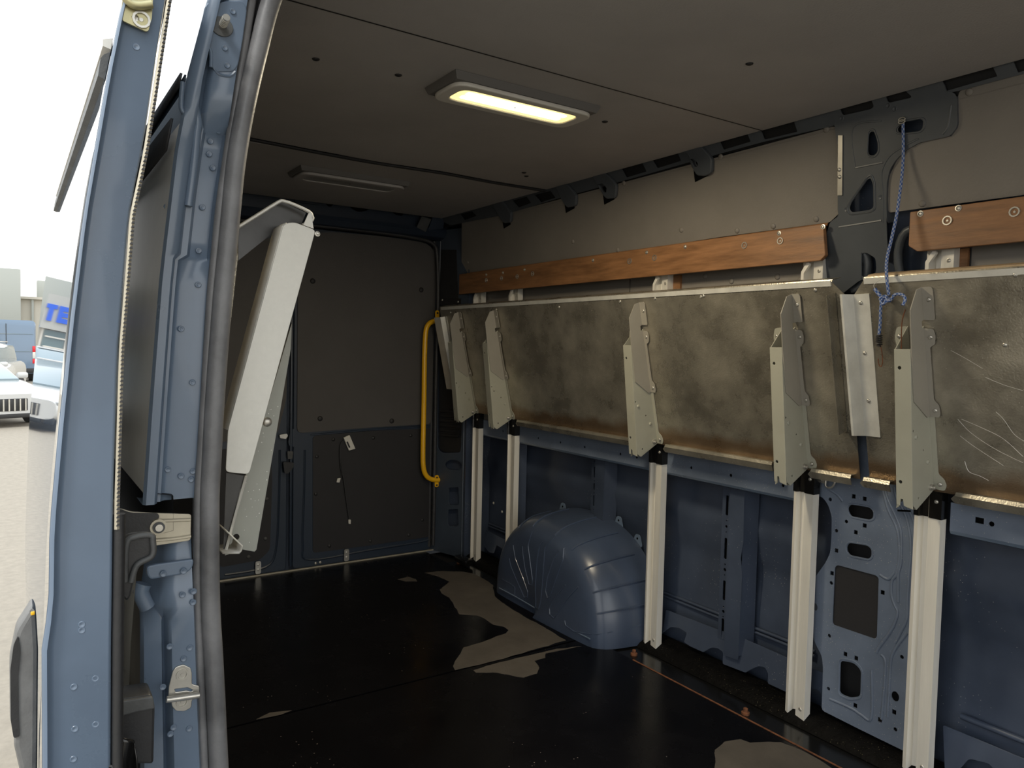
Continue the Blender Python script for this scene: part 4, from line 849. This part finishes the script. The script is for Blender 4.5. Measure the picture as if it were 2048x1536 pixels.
loft('end_channel', [[FS @ Vector((a, s + (.006 if abs(a + 1.27) < .01 else 0), b)) for a, b in q] for s in (.128, .545)], GALVW, s2, False, closed=True)
for s_ in (.52, .375, .235): stud('sheet_rivet', FS, (-1.226, s_), STEEL, s2, 'rivet', h=.0045)
for p in [(-0.833,0.572),(-0.863,0.402),(-1.177,0.549)]: stud('sheet_rivet', FS, p, STEEL, s2, 'rivet')
tube('hook_wire', L2(FS, [(-1.072,0.505),(-1.084,0.468),(-1.091,0.386),(-1.091,0.369)], .055), .0016, RUST, s2, n=6)
# scratches in the sheet: shallow bright lines
for pts in ([(-0.984,0.202),(-0.958,0.172),(-0.919,0.144),(-0.878,0.122),(-0.835,0.104)], [(-0.981,0.157),(-0.949,0.133),(-0.88,0.09)], [(-0.891,0.23),(-0.874,0.212),(-0.852,0.176),(-0.831,0.161)],
            [(-0.975,0.203),(-0.925,0.184),(-0.877,0.161),(-0.834,0.12)], [(-0.973,0.088),(-0.964,0.061),(-0.938,0.053),(-0.917,0.044)], [(-0.991,0.386),(-0.958,0.367),(-0.917,0.341)], [(-0.911,0.318),(-0.87,0.301),(-0.828,0.289)]):
    tube('scratch', L2(FS, pts, .0), .0007, GALVW, s2, n=4)

# ---- near-side folded shelf, seen end on
s3 = root('folding_shelf', (-2.4, .45, .84), 'galvanised shelf folded up on the near wall, seen end on beside the door seal', 'shelf', 'galvanised folding shelves')
FN = frame((0, .345, .84), (1, 0, 0), (0, .25, 1))      # its own tilted plane, depth away from the van
NS = lambda y, z: ((z - .84))
ep = [(0.447,1.429),(0.455,1.436),(0.47,1.439),(0.513,1.428),(0.508,1.41),(0.384,0.94),(0.34,0.948),(0.344,1.029)]
o = plate('end_cover', FX(-1.50), rnd(ep, .008), GALVW, s3, t=.003, bevel=.0008)
ep2 = [(0.344,1.029),(0.447,1.429),(0.455,1.436)]
loft('end_cover_fold', [[(x, a, b) for a, b in ep2] for x in (-1.500, -1.56)], GALVW, s3, thick=.003)
tp = [(0.375,1.431),(0.45,1.482),(0.462,1.486),(0.51,1.468),(0.518,1.457),(0.523,1.431),(0.496,1.438),(0.373,1.379)]
plate('top_gusset', FX(-1.56), [(0.376,1.427),(0.455,1.485),(0.465,1.487),(0.513,1.471),(0.501,1.441),(0.46,1.436),(0.377,1.361)], GALVD, s3, t=.002)
tube('gusset_edge', [(-1.53, a, b) for a, b in [(0.363,1.418),(0.406,1.45),(0.446,1.48),(0.458,1.484),(0.481,1.479),(0.51,1.469),(0.516,1.461),(0.517,1.453),(0.497,1.44)]], .0035, GALVW, s3, n=6, sub=2)
plate('gusset_gap_plate', FX(-1.51), [(0.491,1.437),(0.502,1.463),(0.507,1.461),(0.512,1.432)], GALVW, s3, t=.003)
wb = [(0.503,1.24),(0.501,1.184),(0.431,0.756),(0.427,0.752),(0.402,0.76),(0.367,0.752),(0.365,0.816),(0.417,0.939)]
plate('shelf_bracket', FX(-1.62), wb, BRKW, s3, t=.003, holes=[disc(*[(0.389,0.788)][0], .007, 12)])
c = [(0.452,1.029)][0]; stud('bracket_bolt', FX(-1.617), c, STEEL, s3, 'button', s=.95)
sp3 = [(0.355,0.936),(0.394,0.926),(0.382,0.898),(0.356,0.789),(0.35,0.779)]
plate('inner_web', FX(-1.56), sp3, GALVD, s3, t=.002)
tube('web_edge', [(-1.555, a, b) for a, b in [(0.393,0.927),(0.372,0.849),(0.353,0.775)]], .003, GALVW, s3, n=6, sub=1)
loft('foot_channel', [[(x, a, b) for a, b in [(0.349,0.825),(0.38,0.791),(0.378,0.781),(0.374,0.777),(0.343,0.781)]] for x in (-1.53, -1.60)], GALVW, s3, thick=.003)
mesh('shelf_sheet', [(-1.66, .34, .84), (-3.75, .34, .84), (-3.75, .40, 1.42), (-1.66, .40, 1.42), (-1.66, .345, .84), (-3.75, .345, .84), (-3.75, .405, 1.42), (-1.66, .405, 1.42)],
     [(0, 1, 2, 3), (4, 5, 6, 7), (0, 1, 5, 4), (2, 3, 7, 6), (0, 3, 7, 4), (1, 2, 6, 5)], GALV, s3)
stud('corner_bolt', FX(-1.50), [(0.517,1.421)][0], STEEL, s3, 'nut', s=.5)

# ---- wheel arch cover
wa = root('wheel_arch_cover', (-2.66, 2.05, 0), 'rounded blue wheel arch cover with fluted face on the wet floor', 'wheel arch cover')
xc, hw, H = -2.675, .470, .45
def arch(th, k, y, zc=0.0):
    c, s = math.cos(th), math.sin(th)
    cx = xc + .02 * k
    e = 2 / 2.35
    return V(cx + k * (hw * (1.0 if c > 0 else 1.0)) * math.copysign(abs(c) ** e, c), y, max(0, k * H * abs(s) ** e))
prof_a = [(2.235, 1.0), (2.18, .995), (2.12, .985), (2.06, .965), (2.02, .94), (1.985, .905), (1.962, .865), (1.950, .825), (1.944, .77), (1.940, .65), (1.937, .45), (1.935, .22), (1.934, .02)]
NT = 60
rows = []
for i in range(NT + 1):
    th = math.pi * i / NT; rows.append([arch(th, k, y + (.02 * (1 - abs(math.cos(th))) if y < 2.0 else 0) * (0) + (.018 * math.cos(th) if y < 2.03 else 0) * -1) for y, k in prof_a])
shell = loft('arch_shell', rows, ARCHP, wa, ang=1.2)
from mathutils.bvhtree import BVHTree
bvh = BVHTree.FromPolygons([v.co.copy() for v in shell.data.vertices], [tuple(p.vertices) for p in shell.data.polygons])
for th in (.30, .52, .80, 1.10, 1.42, 1.75, 2.05):
    tube('top_flute', [arch(th, k * 1.004, y + (-.018 * math.cos(th) if y < 2.03 else 0)) for y, k in prof_a[1:7]], .0038, ARCHP, wa, n=6)
def face(a, b):      # ridge point on the inner face
    return a, b
for pts in ([(-2.89,0.27),(-2.865,0.212),(-2.794,0.14),(-2.753,0.088),(-2.758,0.062),(-2.785,0.051),(-2.909,0.168),(-2.923,0.21)],
            [(-2.737,0.369),(-2.756,0.302),(-2.732,0.232),(-2.707,0.158),(-2.712,0.132),(-2.738,0.127),(-2.773,0.184),(-2.798,0.254),(-2.806,0.296)],
            [(-2.572,0.381),(-2.62,0.322),(-2.621,0.212),(-2.625,0.076),(-2.635,0.049),(-2.666,0.045),(-2.68,0.134),(-2.674,0.259),(-2.661,0.324),(-2.632,0.355)],
            [(-2.493,0.352),(-2.482,0.308),(-2.526,0.201),(-2.552,0.128),(-2.571,0.116),(-2.592,0.141),(-2.585,0.203),(-2.549,0.291),(-2.503,0.349)],
            [(-2.368,0.222),(-2.429,0.158),(-2.491,0.075),(-2.514,0.047),(-2.544,0.053),(-2.55,0.081),(-2.504,0.148),(-2.432,0.227)],
            [(-1.988,0.173),(-2.136,0.102),(-2.256,0.059),(-2.378,0.033),(-2.433,0.041),(-2.444,0.066)],
            [(-2.99,0.08),(-2.906,0.08),(-2.868,0.075),(-2.869,0.035),(-2.904,0.032),(-2.988,0.041)]):
    pp_ = []
    for (a, b), (c, d) in zip(pts, pts[1:]):
        for k in range(4):
            q = V(a + (c - a) * k / 4, 1.3, max(b + (d - b) * k / 4, .004)); hit = bvh.ray_cast(q, V(0, 1, 0))[0]
            if hit: pp_.append(hit + V(0, .0008, 0))
    if len(pp_) < 4: continue
    tube('fluted_rib', pp_, .0035, ARCHP, wa, n=6, sub=1)
tube('base_bead', [(-3.0, 1.953, .035), (-2.8, 1.948, .035), (-2.45, 1.925, .035), (-2.28, 1.925, .035)], .003, PAINT, wa, n=6)
for th in (.55, .95, 1.25, 1.55, 2.0, 2.4):
    p = arch(th, 1.02, 2.235)
    plate('fixing_tab', FY(2.24), rnd([(p.x - .03, p.z - .03), (p.x + .03, p.z - .03), (p.x + .014, p.z + .022), (p.x - .014, p.z + .022)], .012), PAINT, wa, t=.004)
    stud('tab_hole', FY(2.236), (p.x, p.z + .004), HOLEB, wa, 'button', h=0, s=.45)

# ---- brown plywood battens
bt1 = root('wooden_batten', (-2.5, 2.1, 1.54), 'long brown plywood batten above the rear shelf, ending left of the blue pillar', 'batten', 'brown plywood battens')
plate('batten_board', FY(2.105), rnd([(-3.69, 1.490), (-1.425, 1.490), (-1.408, 1.505), (-1.420, 1.602), (-3.69, 1.602)], .004), WOOD, bt1, t=.016, bevel=.002)
plate('batten_top_slope', frame((0, 2.112, 1.598), (1, 0, 0), (0, .6, 1)), [(-3.69, 0), (-1.42, 0), (-1.42, .010), (-3.69, .010)], WOOD, bt1, t=.004)
for p in [(-1.419,1.593),(-1.579,1.591),(-1.99,1.588),(-2.194,1.586),(-2.523,1.583),(-3.043,1.581),(-3.237,1.58),(-3.399,1.58)]: stud('screw', FY(2.105), p, STEEL, bt1, 'screw', h=.016, s=.9)
for p in [(-1.573,1.566),(-1.717,1.566),(-2.149,1.561),(-2.291,1.559),(-2.974,1.556),(-3.106,1.551),(-3.249,1.552),(-3.398,1.551)]: stud('recessed_bolt', FY(2.105), p, STEEL, bt1, 'cupscrew', h=.0165, s=.85)
bt2 = root('wooden_batten', (-.7, 2.1, 1.54), 'brown plywood batten right of the blue pillar, cut by the right edge of the picture', 'batten', 'brown plywood battens')
plate('batten_board', FY(2.105), rnd([(-1.125, 1.490), (.70, 1.490), (.70, 1.602), (-1.150, 1.602), (-1.150, 1.508)], .004), WOOD, bt2, t=.016, bevel=.002)
for p in [(-1.12,1.593),(-1.02,1.594)]: stud('screw', FY(2.105), p, STEEL, bt2, 'screw', h=.016, s=1.0)
for p in [(-1.047,1.565),(-0.885,1.566)]: stud('recessed_bolt', FY(2.105), p, STEEL, bt2, 'cupscrew', h=.0165, s=.95)
for x0, x1, pr_ in ((-1.53, -1.405, wf), (-1.125, -1.02, wf), (-2.20, -2.07, wf)):
    plate('wood_packer', FY(2.165), [(x0, 1.43), (x1, 1.43), (x1, 1.495), (x0, 1.495)], WOOD, pr_, t=.010, w0=.004)

# ---- yellow grab rail
yr = root('grab_rail', (-3.84, 2.0, .9), 'bright yellow tubular grab rail on the rear corner pillar', 'rail')
tube('rail_tube', [(-3.83, a, b) for a, b in [(2.044,1.347),(2.002,1.337),(1.971,1.316),(1.956,1.265),(1.952,1.117),(1.953,0.889),(1.952,0.602),(1.957,0.5),(1.977,0.45),(2.013,0.427),(2.059,0.42)]], .0145, YEL, yr, n=14, sub=4)
for p in ([(2.027,1.366)][0], [(2.042,0.416)][0]):
    plate('mount_plate', FX(-3.83), rnd([(p[0] - .012, p[1] - .035), (p[0] + .012, p[1] - .035), (p[0] + .012, p[1] + .035), (p[0] - .012, p[1] + .035)], .012), YEL, yr, t=.006)
    for dz in (-.024, .020): stud('mount_screw', FX(-3.824), (p[0], p[1] + dz), PLAST, yr, 'rivet', s=1.0)

# ---- ceiling lights
def light(x, y, lit, label):
    t = root('ceiling_light', (x, y, 1.92), label, 'light', 'ceiling lights')
    FC = frame((x, y, 1.92), (1, 0, 0), (0, -1, 0))
    rows = [[FC @ Vector((a * k, b * k2, h)) for a, b in rect(0, 0, 1, 1, .0)] for k, k2, h in ((.178, .492, .0), (.176, .490, .004), (.164, .478, .018), (.160, .474, .020))]
    loft('lamp_housing', rows, HOUS, t, True, .4, closed=True)
    plate('lamp_frame', FC, rect(0, 0, .158, .468, .045), FRAMEP if lit else CEIL, t, holes=[rect(0, 0, .096, .396, .030)], t=.012, w0=.020, bevel=.004)
    plate('lamp_lens', FC, rect(0, 0, .098, .398, .030), LENS if lit else LENSOFF, t, t=.008, w0=.020)
    if lit:
        for dx in (-.015, .016): plate('led_strip', FC, rect(dx, 0, .022, .34, .008), LED, t, t=.001, w0=.0282)
        l = bpy.data.lights.new('lamp', 'AREA'); l.shape = 'RECTANGLE'; l.size = .07; l.size_y = .38; l.energy = LAMP_POWER; l.color = (1, .86, .62)
        lo = bpy.data.objects.new('lamp', l); COL.objects.link(lo); lo.location = (x, y, 1.92 - .036); lo.parent = t
        lo.matrix_parent_inverse = Matrix.Translation(t.location).inverted()
    stud('lens_clip', FC, (0, 0), PLASTG, t, 'rivet', h=.029, s=.5)
light(-1.835, 1.213, True, 'lit rectangular warm ceiling light')
light(-3.135, 1.225, False, 'unlit ceiling light towards the rear doors')

# ---- elastic cord with hook
cd = root('elastic_cord', (-1.2, 2.0, 1.75), 'blue and white checked elastic cord knotted and hanging from the roof pillar', 'cord')
main = [FU @ Vector((*[(-1.16,0.251)][0], .016))] + [Vector((a, y, b)) for y, (a, b) in zip((2.065, 2.045, 2.02, 1.985, 1.955, 1.965), ([(-1.163,1.73)][0], [(-1.161,1.604)][0], [(-1.159,1.525)][0], [(-1.15,1.46)][0], [(-1.13,1.403)][0], [(-1.128,1.363)][0]))]
tube('cord', main, .0041, ROPE, cd, n=12, sub=8)
tube('cord', [FS @ Vector((a, b, .020)) for a, b in [(-1.145,0.538),(-1.158,0.511),(-1.163,0.469),(-1.17,0.43)]], .0041, ROPE, cd, n=12, sub=8)
tube('cord', [FS @ Vector((a, b, c_)) for (a, b), c_ in zip([(-1.15,0.529),(-1.129,0.526),(-1.111,0.542),(-1.09,0.542),(-1.076,0.532),(-1.078,0.516)], (.022, .026, .03, .034, .045, .055))], .0041, ROPE, cd, n=12, sub=8)
tube('cord_tail', [FS @ Vector((a, b, .02)) for a, b in [(-1.148,0.53),(-1.163,0.546),(-1.172,0.56)]], .005, ROPE, cd, n=10)
tube('frayed_thread', [FS @ Vector((a, b, .02)) for a, b in [(-1.172,0.56),(-1.174,0.57),(-1.161,0.58),(-1.15,0.585)]], .0008, WHITEP, cd, n=4)
kc = FS @ Vector((*[(-1.144,0.528)][0], .024))
tube('knot', [kc + V(.011 * math.cos(a), .006 * math.sin(2 * a), .008 * math.sin(a)) for a in [k * math.pi / 8 for k in range(17)]], .0041, ROPE, cd, n=10, sub=3)
tube('knot', [kc + V(.007 * math.sin(a), -.004 + .006 * math.cos(a), .011 * math.cos(a)) for a in [k * math.pi / 8 for k in range(17)]], .0040, ROPE, cd, n=10, sub=3)
a0 = FS @ Vector((*[(-1.17,0.436)][0], .020)); a1 = FS @ Vector((*[(-1.173,0.399)][0], .020))
coil = [a0 + (a1 - a0) * (k / 60) + V(math.cos(k * math.pi / 5), math.sin(k * math.pi / 5) * .6, 0) * (.0085 if 8 < k < 52 else .0055) for k in range(61)]
tube('spring_coil', coil, .0019, PLAST, cd, n=6, sub=2)
tube('wire_hook', [FS @ Vector((a, b, .020)) for a, b in [(-1.168,0.402),(-1.166,0.385),(-1.165,0.368),(-1.166,0.353),(-1.17,0.343),(-1.175,0.343),(-1.178,0.353),(-1.177,0.364)]], .0015, RUST, cd, n=6)
for k in range(2):
    q = FU @ Vector((*[(-1.16,0.254)][0], .018)); tube('wire_loop', [q + V(.009 * math.cos(a), -.004, .005 * math.sin(a) + .006 * k) for a in [j * math.pi / 6 for j in range(13)]], .0016, STEEL, cd, n=6, sub=2)

# ---- D ring and its bolt
dr = root('tie_down_ring', (-1.40, 2.15, .80), 'small steel D-shaped tie-down ring under the right end of the long shelf', 'tie-down ring')
pd = [(-1.412,0.814),(-1.412,0.794),(-1.412,0.784),(-1.403,0.778),(-1.39,0.782),(-1.382,0.794),(-1.381,0.803),(-1.39,0.81),(-1.398,0.813)]
tube('ring', [(a, 2.148, b) for a, b in pd], .0034, STEEL, dr, n=8, sub=4)
c = [(-1.428,0.799)][0]
plate('bolt_head', FY(2.165), disc(c[0], c[1], .013, 16), STEEL, dr, t=.008, bevel=.002)
stud('bolt_socket', FY(2.157), c, STEEL, dr, 'cupscrew', s=.6)
# two small foot plates at the rear doors
for (a, b), l in (([(1.515,0.04)][0], 'small steel door stop plate with two screws at the foot of the right rear door'), ([(1.04,0.04)][0], 'small steel door stop plate with two screws at the foot of the left rear door')):
    t = root('door_stop_plate', (-3.865, a, b), l, 'plate')
    plate('plate_body', FX(-3.872), rnd([(a - .014, b - .030), (a + .014, b - .030), (a + .014, b + .036), (a - .014, b + .036)], .01), STEEL, t, t=.006)
    for dz in (-.008, .018): stud('plate_screw', FX(-3.866), (a, b + dz), STEEL, t, 'screw', s=.8)
# ---- wiring loom hanging on the rear door
cb = root('hanging_cable', (-3.85, 1.5, .6), 'thin black cable with pale plugs hanging on the right rear door', 'cable')
tube('cable', [(-3.872, a, b) for a, b in [(1.501,0.683),(1.476,0.66),(1.471,0.611),(1.477,0.525),(1.493,0.467),(1.509,0.358),(1.529,0.234)]], .0026, PLAST, cb, n=6)
tube('cable', [(-3.870, a, b) for a, b in [(1.474,0.554),(1.484,0.503),(1.473,0.469)]], .002, PLAST, cb, n=6)
for q_, mm, tt in (([(1.489,0.691),(1.523,0.704),(1.557,0.627),(1.52,0.619)], WHITEP, .014), ([(1.459,0.47),(1.477,0.472),(1.47,0.447),(1.453,0.45)], WHITEP, .010), ([(1.524,0.238),(1.537,0.237),(1.537,0.213),(1.524,0.216)], WHITEP, .010)):
    plate('plug', FX(-3.876), rnd(q_, .003), mm, cb, t=tt, bevel=.0015)
plate('plug_slot', FX(-3.861), [(1.504,0.667),(1.512,0.67),(1.527,0.637),(1.519,0.634)], PLAST, cb, t=.001)

# ================================================================== OUTSIDE
gr = plate('ground', FZ(-.70), [(-90, -60), (30, -60), (30, 60), (-90, 60)], ASPH, None, t=.05, kind='structure')
gr['label'] = 'pale asphalt of the yard'
bd = root('building', (-46, 0, -.65), 'cream single-storey building with grey cladding box, far left', 'building')
box('main_wall', (-47, 3, 1.25), (1.0, 34, 3.8), WALLB, bd)
box('parapet', (-46.9, 3, 3.2), (1.3, 34.4, .12), WALLB, bd)
box('cladding_box', (-46.0, -6.22, 3.15), (.9, 13.2, 2.9), AWN, bd, bevel=.03)
box('window', (-46.45, -5.2, 1.45), (.08, 10.0, .40), WIN, bd)
for i in range(5): box('window_mullion', (-46.4, -1.2 - i * 2.0, 1.45), (.06, .08, .40), AWN, bd)
box('gutter_pipe', (-46.4, .9, 1.3), (.1, .1, 3.7), AWN, bd)
box('roof_unit', (-47, 1.5, 3.7), (.9, .8, .9), AWN, bd, bevel=.03)
# shopfront with a blue-lettered fascia that the glossy door skin mirrors
sf = root('shopfront', (-34, -9, -.65), 'glass shopfront with white fascia and blue block letters, mirrored in the door skin', 'building')
box('fascia', (-34, -4.45, 2.42), (.4, 7.6, 1.36), SIGNW, sf)
box('front_wall', (-34.2, -4.45, .8), (.3, 7.6, 3.0), WALLB, sf)
for i in range(9): box('window', (-34.02, -1.2 - i * .85, .85), (.08, .74, 1.7), WIN, sf)
for i in range(10): box('window_post', (-33.97, -.78 - i * .85, .85), (.06, .07, 1.8), WHITEP, sf)
for z in (.1, .45, 1.05, 1.45): box('window_rail', (-33.95, -4.6, z), (.06, 7.4, .06), WHITEP, sf)
LX = -33.78
def letters(y0, z0, h, rects):
    return [box('t', (LX, y0 - (a + b) / 2 * h, z0 + (c + d) / 2 * h), (.06, (b - a) * h, (d - c) * h), BLUEL) for a, b, c, d in rects]
join('sign_letter', letters(-.70, 2.05, .66, [(0, .56, .75, 1.0), (.14, .40, 0, .75)]), sf)
join('sign_letter', letters(-1.13, 2.05, .66, [(0, .24, 0, 1), (.24, .62, .72, 1), (.24, .58, .38, .62), (.24, .62, 0, .28)]), sf)
join('sign_letter', letters(-1.63, 2.05, .66, [(0, .22, 0, 1), (.40, .62, 0, 1), (.22, .40, 0, .28)]), sf)

def ring(x, hw_, z0, z1, rb=.25, n=4):
    """car cross-section at station x: rounded box"""
    pts = rnd([(-hw_, z0), (hw_, z0), (hw_, z1), (-hw_, z1)], rb, n); return [(x, a, b) for a, b in pts]
def car(label, loc, rot, kind, paint):
    t = root({'van': 'van', 'suv': 'car', 'sedan': 'car'}[kind], (0, 0, 0), label, 'van' if kind == 'van' else 'car')
    if kind == 'van':
        R_ = [ring(-2.9, .96, .45, 2.30, .18), ring(-2.8, 1.0, .35, 2.50, .2), ring(0, 1.0, .35, 2.55, .2), ring(1.6, .98, .35, 2.45, .25), ring(2.4, .95, .35, 1.45, .25), ring(2.9, .85, .45, 1.15, .3)]
    elif kind == 'suv':
        R_ = [ring(-2.3, .80, .45, 1.0, .2), ring(-2.1, .92, .30, 1.12, .25), ring(0, .96, .28, 1.10, .25), ring(1.2, .95, .28, 1.06, .22), ring(2.0, .90, .30, .98, .25), ring(2.25, .80, .38, .85, .25)]
        G_ = [ring(-2.15, .66, 1.05, 1.25, .1), ring(-1.7, .72, 1.0, 1.62, .2), ring(0, .74, 1.0, 1.68, .2), ring(.35, .72, 1.0, 1.62, .2), ring(1.15, .70, .98, 1.08, .04)]
    else:
        R_ = [ring(-2.3, .78, .45, .95, .2), ring(-2.0, .90, .28, 1.02, .25), ring(0, .93, .25, .98, .25), ring(1.2, .93, .25, .90, .22), ring(1.9, .89, .25, .80, .22), ring(2.3, .76, .28, .68, .2)]
        G_ = [ring(-1.8, .60, .95, 1.02, .04), ring(-1.0, .66, .92, 1.38, .2), ring(0, .68, .9, 1.44, .2), ring(1.2, .70, .88, .94, .03)]
    loft('body', R_, paint, t, True, .7, closed=True)
    if kind != 'van': loft('cabin', G_, GLAS, t, True, .7, closed=True); box('roof_panel', (-.45 if kind == 'sedan' else -.75, 0, 1.45 if kind == 'sedan' else 1.68), (.9 if kind == 'sedan' else 1.9, 1.1, .04), paint, t, bevel=.015)
    for x in (-1.45, 1.40):
        for y in (-.86, .86):
            wh = tube('wheel', [(x, y - .10, .33), (x, y + .10, .33)], .33, TYRE, t, n=20, sub=1)
            tube('wheel_hub', [(x, y * 1.0 + (.10 if y > 0 else -.10), .33), (x, y + (.115 if y > 0 else -.115), .33)], .21, STEEL, wh, n=14, sub=1)
    if kind == 'van':
        for y in (-.93, .93):
            box('tail_lamp', (-2.91, y, 1.35), (.06, .10, .24), REDL, t, bevel=.01); box('tail_lamp', (-2.91, y, .86), (.06, .10, .18), REDL, t, bevel=.01); box('indicator_lamp', (-2.91, y, 1.10), (.06, .10, .26), WHITEP, t, bevel=.01)
        box('door_gap', (-2.905, 0, 1.4), (.02, .02, 1.9), BLK, t)
        box('licence_recess', (-2.91, .35, 1.02), (.03, .40, .12), WHITEP, t); box('rear_bumper', (-2.95, 0, .48), (.12, 1.9, .18), PLAST, t, bevel=.03)
        for z in (1.25, 1.95): box('pressed_line', (-2.905, 0, z), (.015, 1.8, .02), GLAS, t)
        for y in (.16,): box('door_handle', (-2.93, y, 1.25), (.03, .16, .04), PLAST, t)
    else:
        zf = .62 if kind == 'suv' else .46
        box('front_grille', (2.24 if kind == 'suv' else 2.28, 0, zf), (.06, .9, .26), PLAST, t, bevel=.02)
        for i in range(9): box('grille_bar', (2.285 if kind == 'suv' else 2.32, -.40 + i * .1, zf), (.02, .025, .24), STEEL, t)
        for y in (-.62, .62):
            box('headlight', (2.13 if kind == 'suv' else 2.16, y, zf + .16), (.22, .30, .09), LENSOFF, t, bevel=.03)
            box('fog_intake', (2.20 if kind == 'suv' else 2.24, y * 1.05, zf - .2), (.12, .18, .14), PLAST, t, bevel=.02)
            box('mirror', (.55, y * 1.62, 1.08 if kind == 'suv' else .98), (.12, .22, .13), paint, t, bevel=.04)
        box('lower_intake', (2.22 if kind == 'suv' else 2.27, 0, zf - .22), (.06, 1.0, .10), PLAST, t, bevel=.02)
    for o in [c_ for c_ in t.children_recursive if c_.parent == t]: o.matrix_parent_inverse = Matrix.Identity(4)
    t.location = loc; t.rotation_euler = (0, 0, rot)
    return t
GZ = -.65
car('dark blue panel van seen from behind beyond the white cars', (-38.9, -.2, GZ), math.pi, 'van', CARB)
car('white off-road car facing the viewer in the middle of the parked cars', (-25.6, -1.05, GZ), math.radians(-14), 'suv', WHT)
car('low white saloon with wide grille, nearest of the parked cars', (-20.3, -.95, GZ), math.radians(20), 'sedan', WHT)
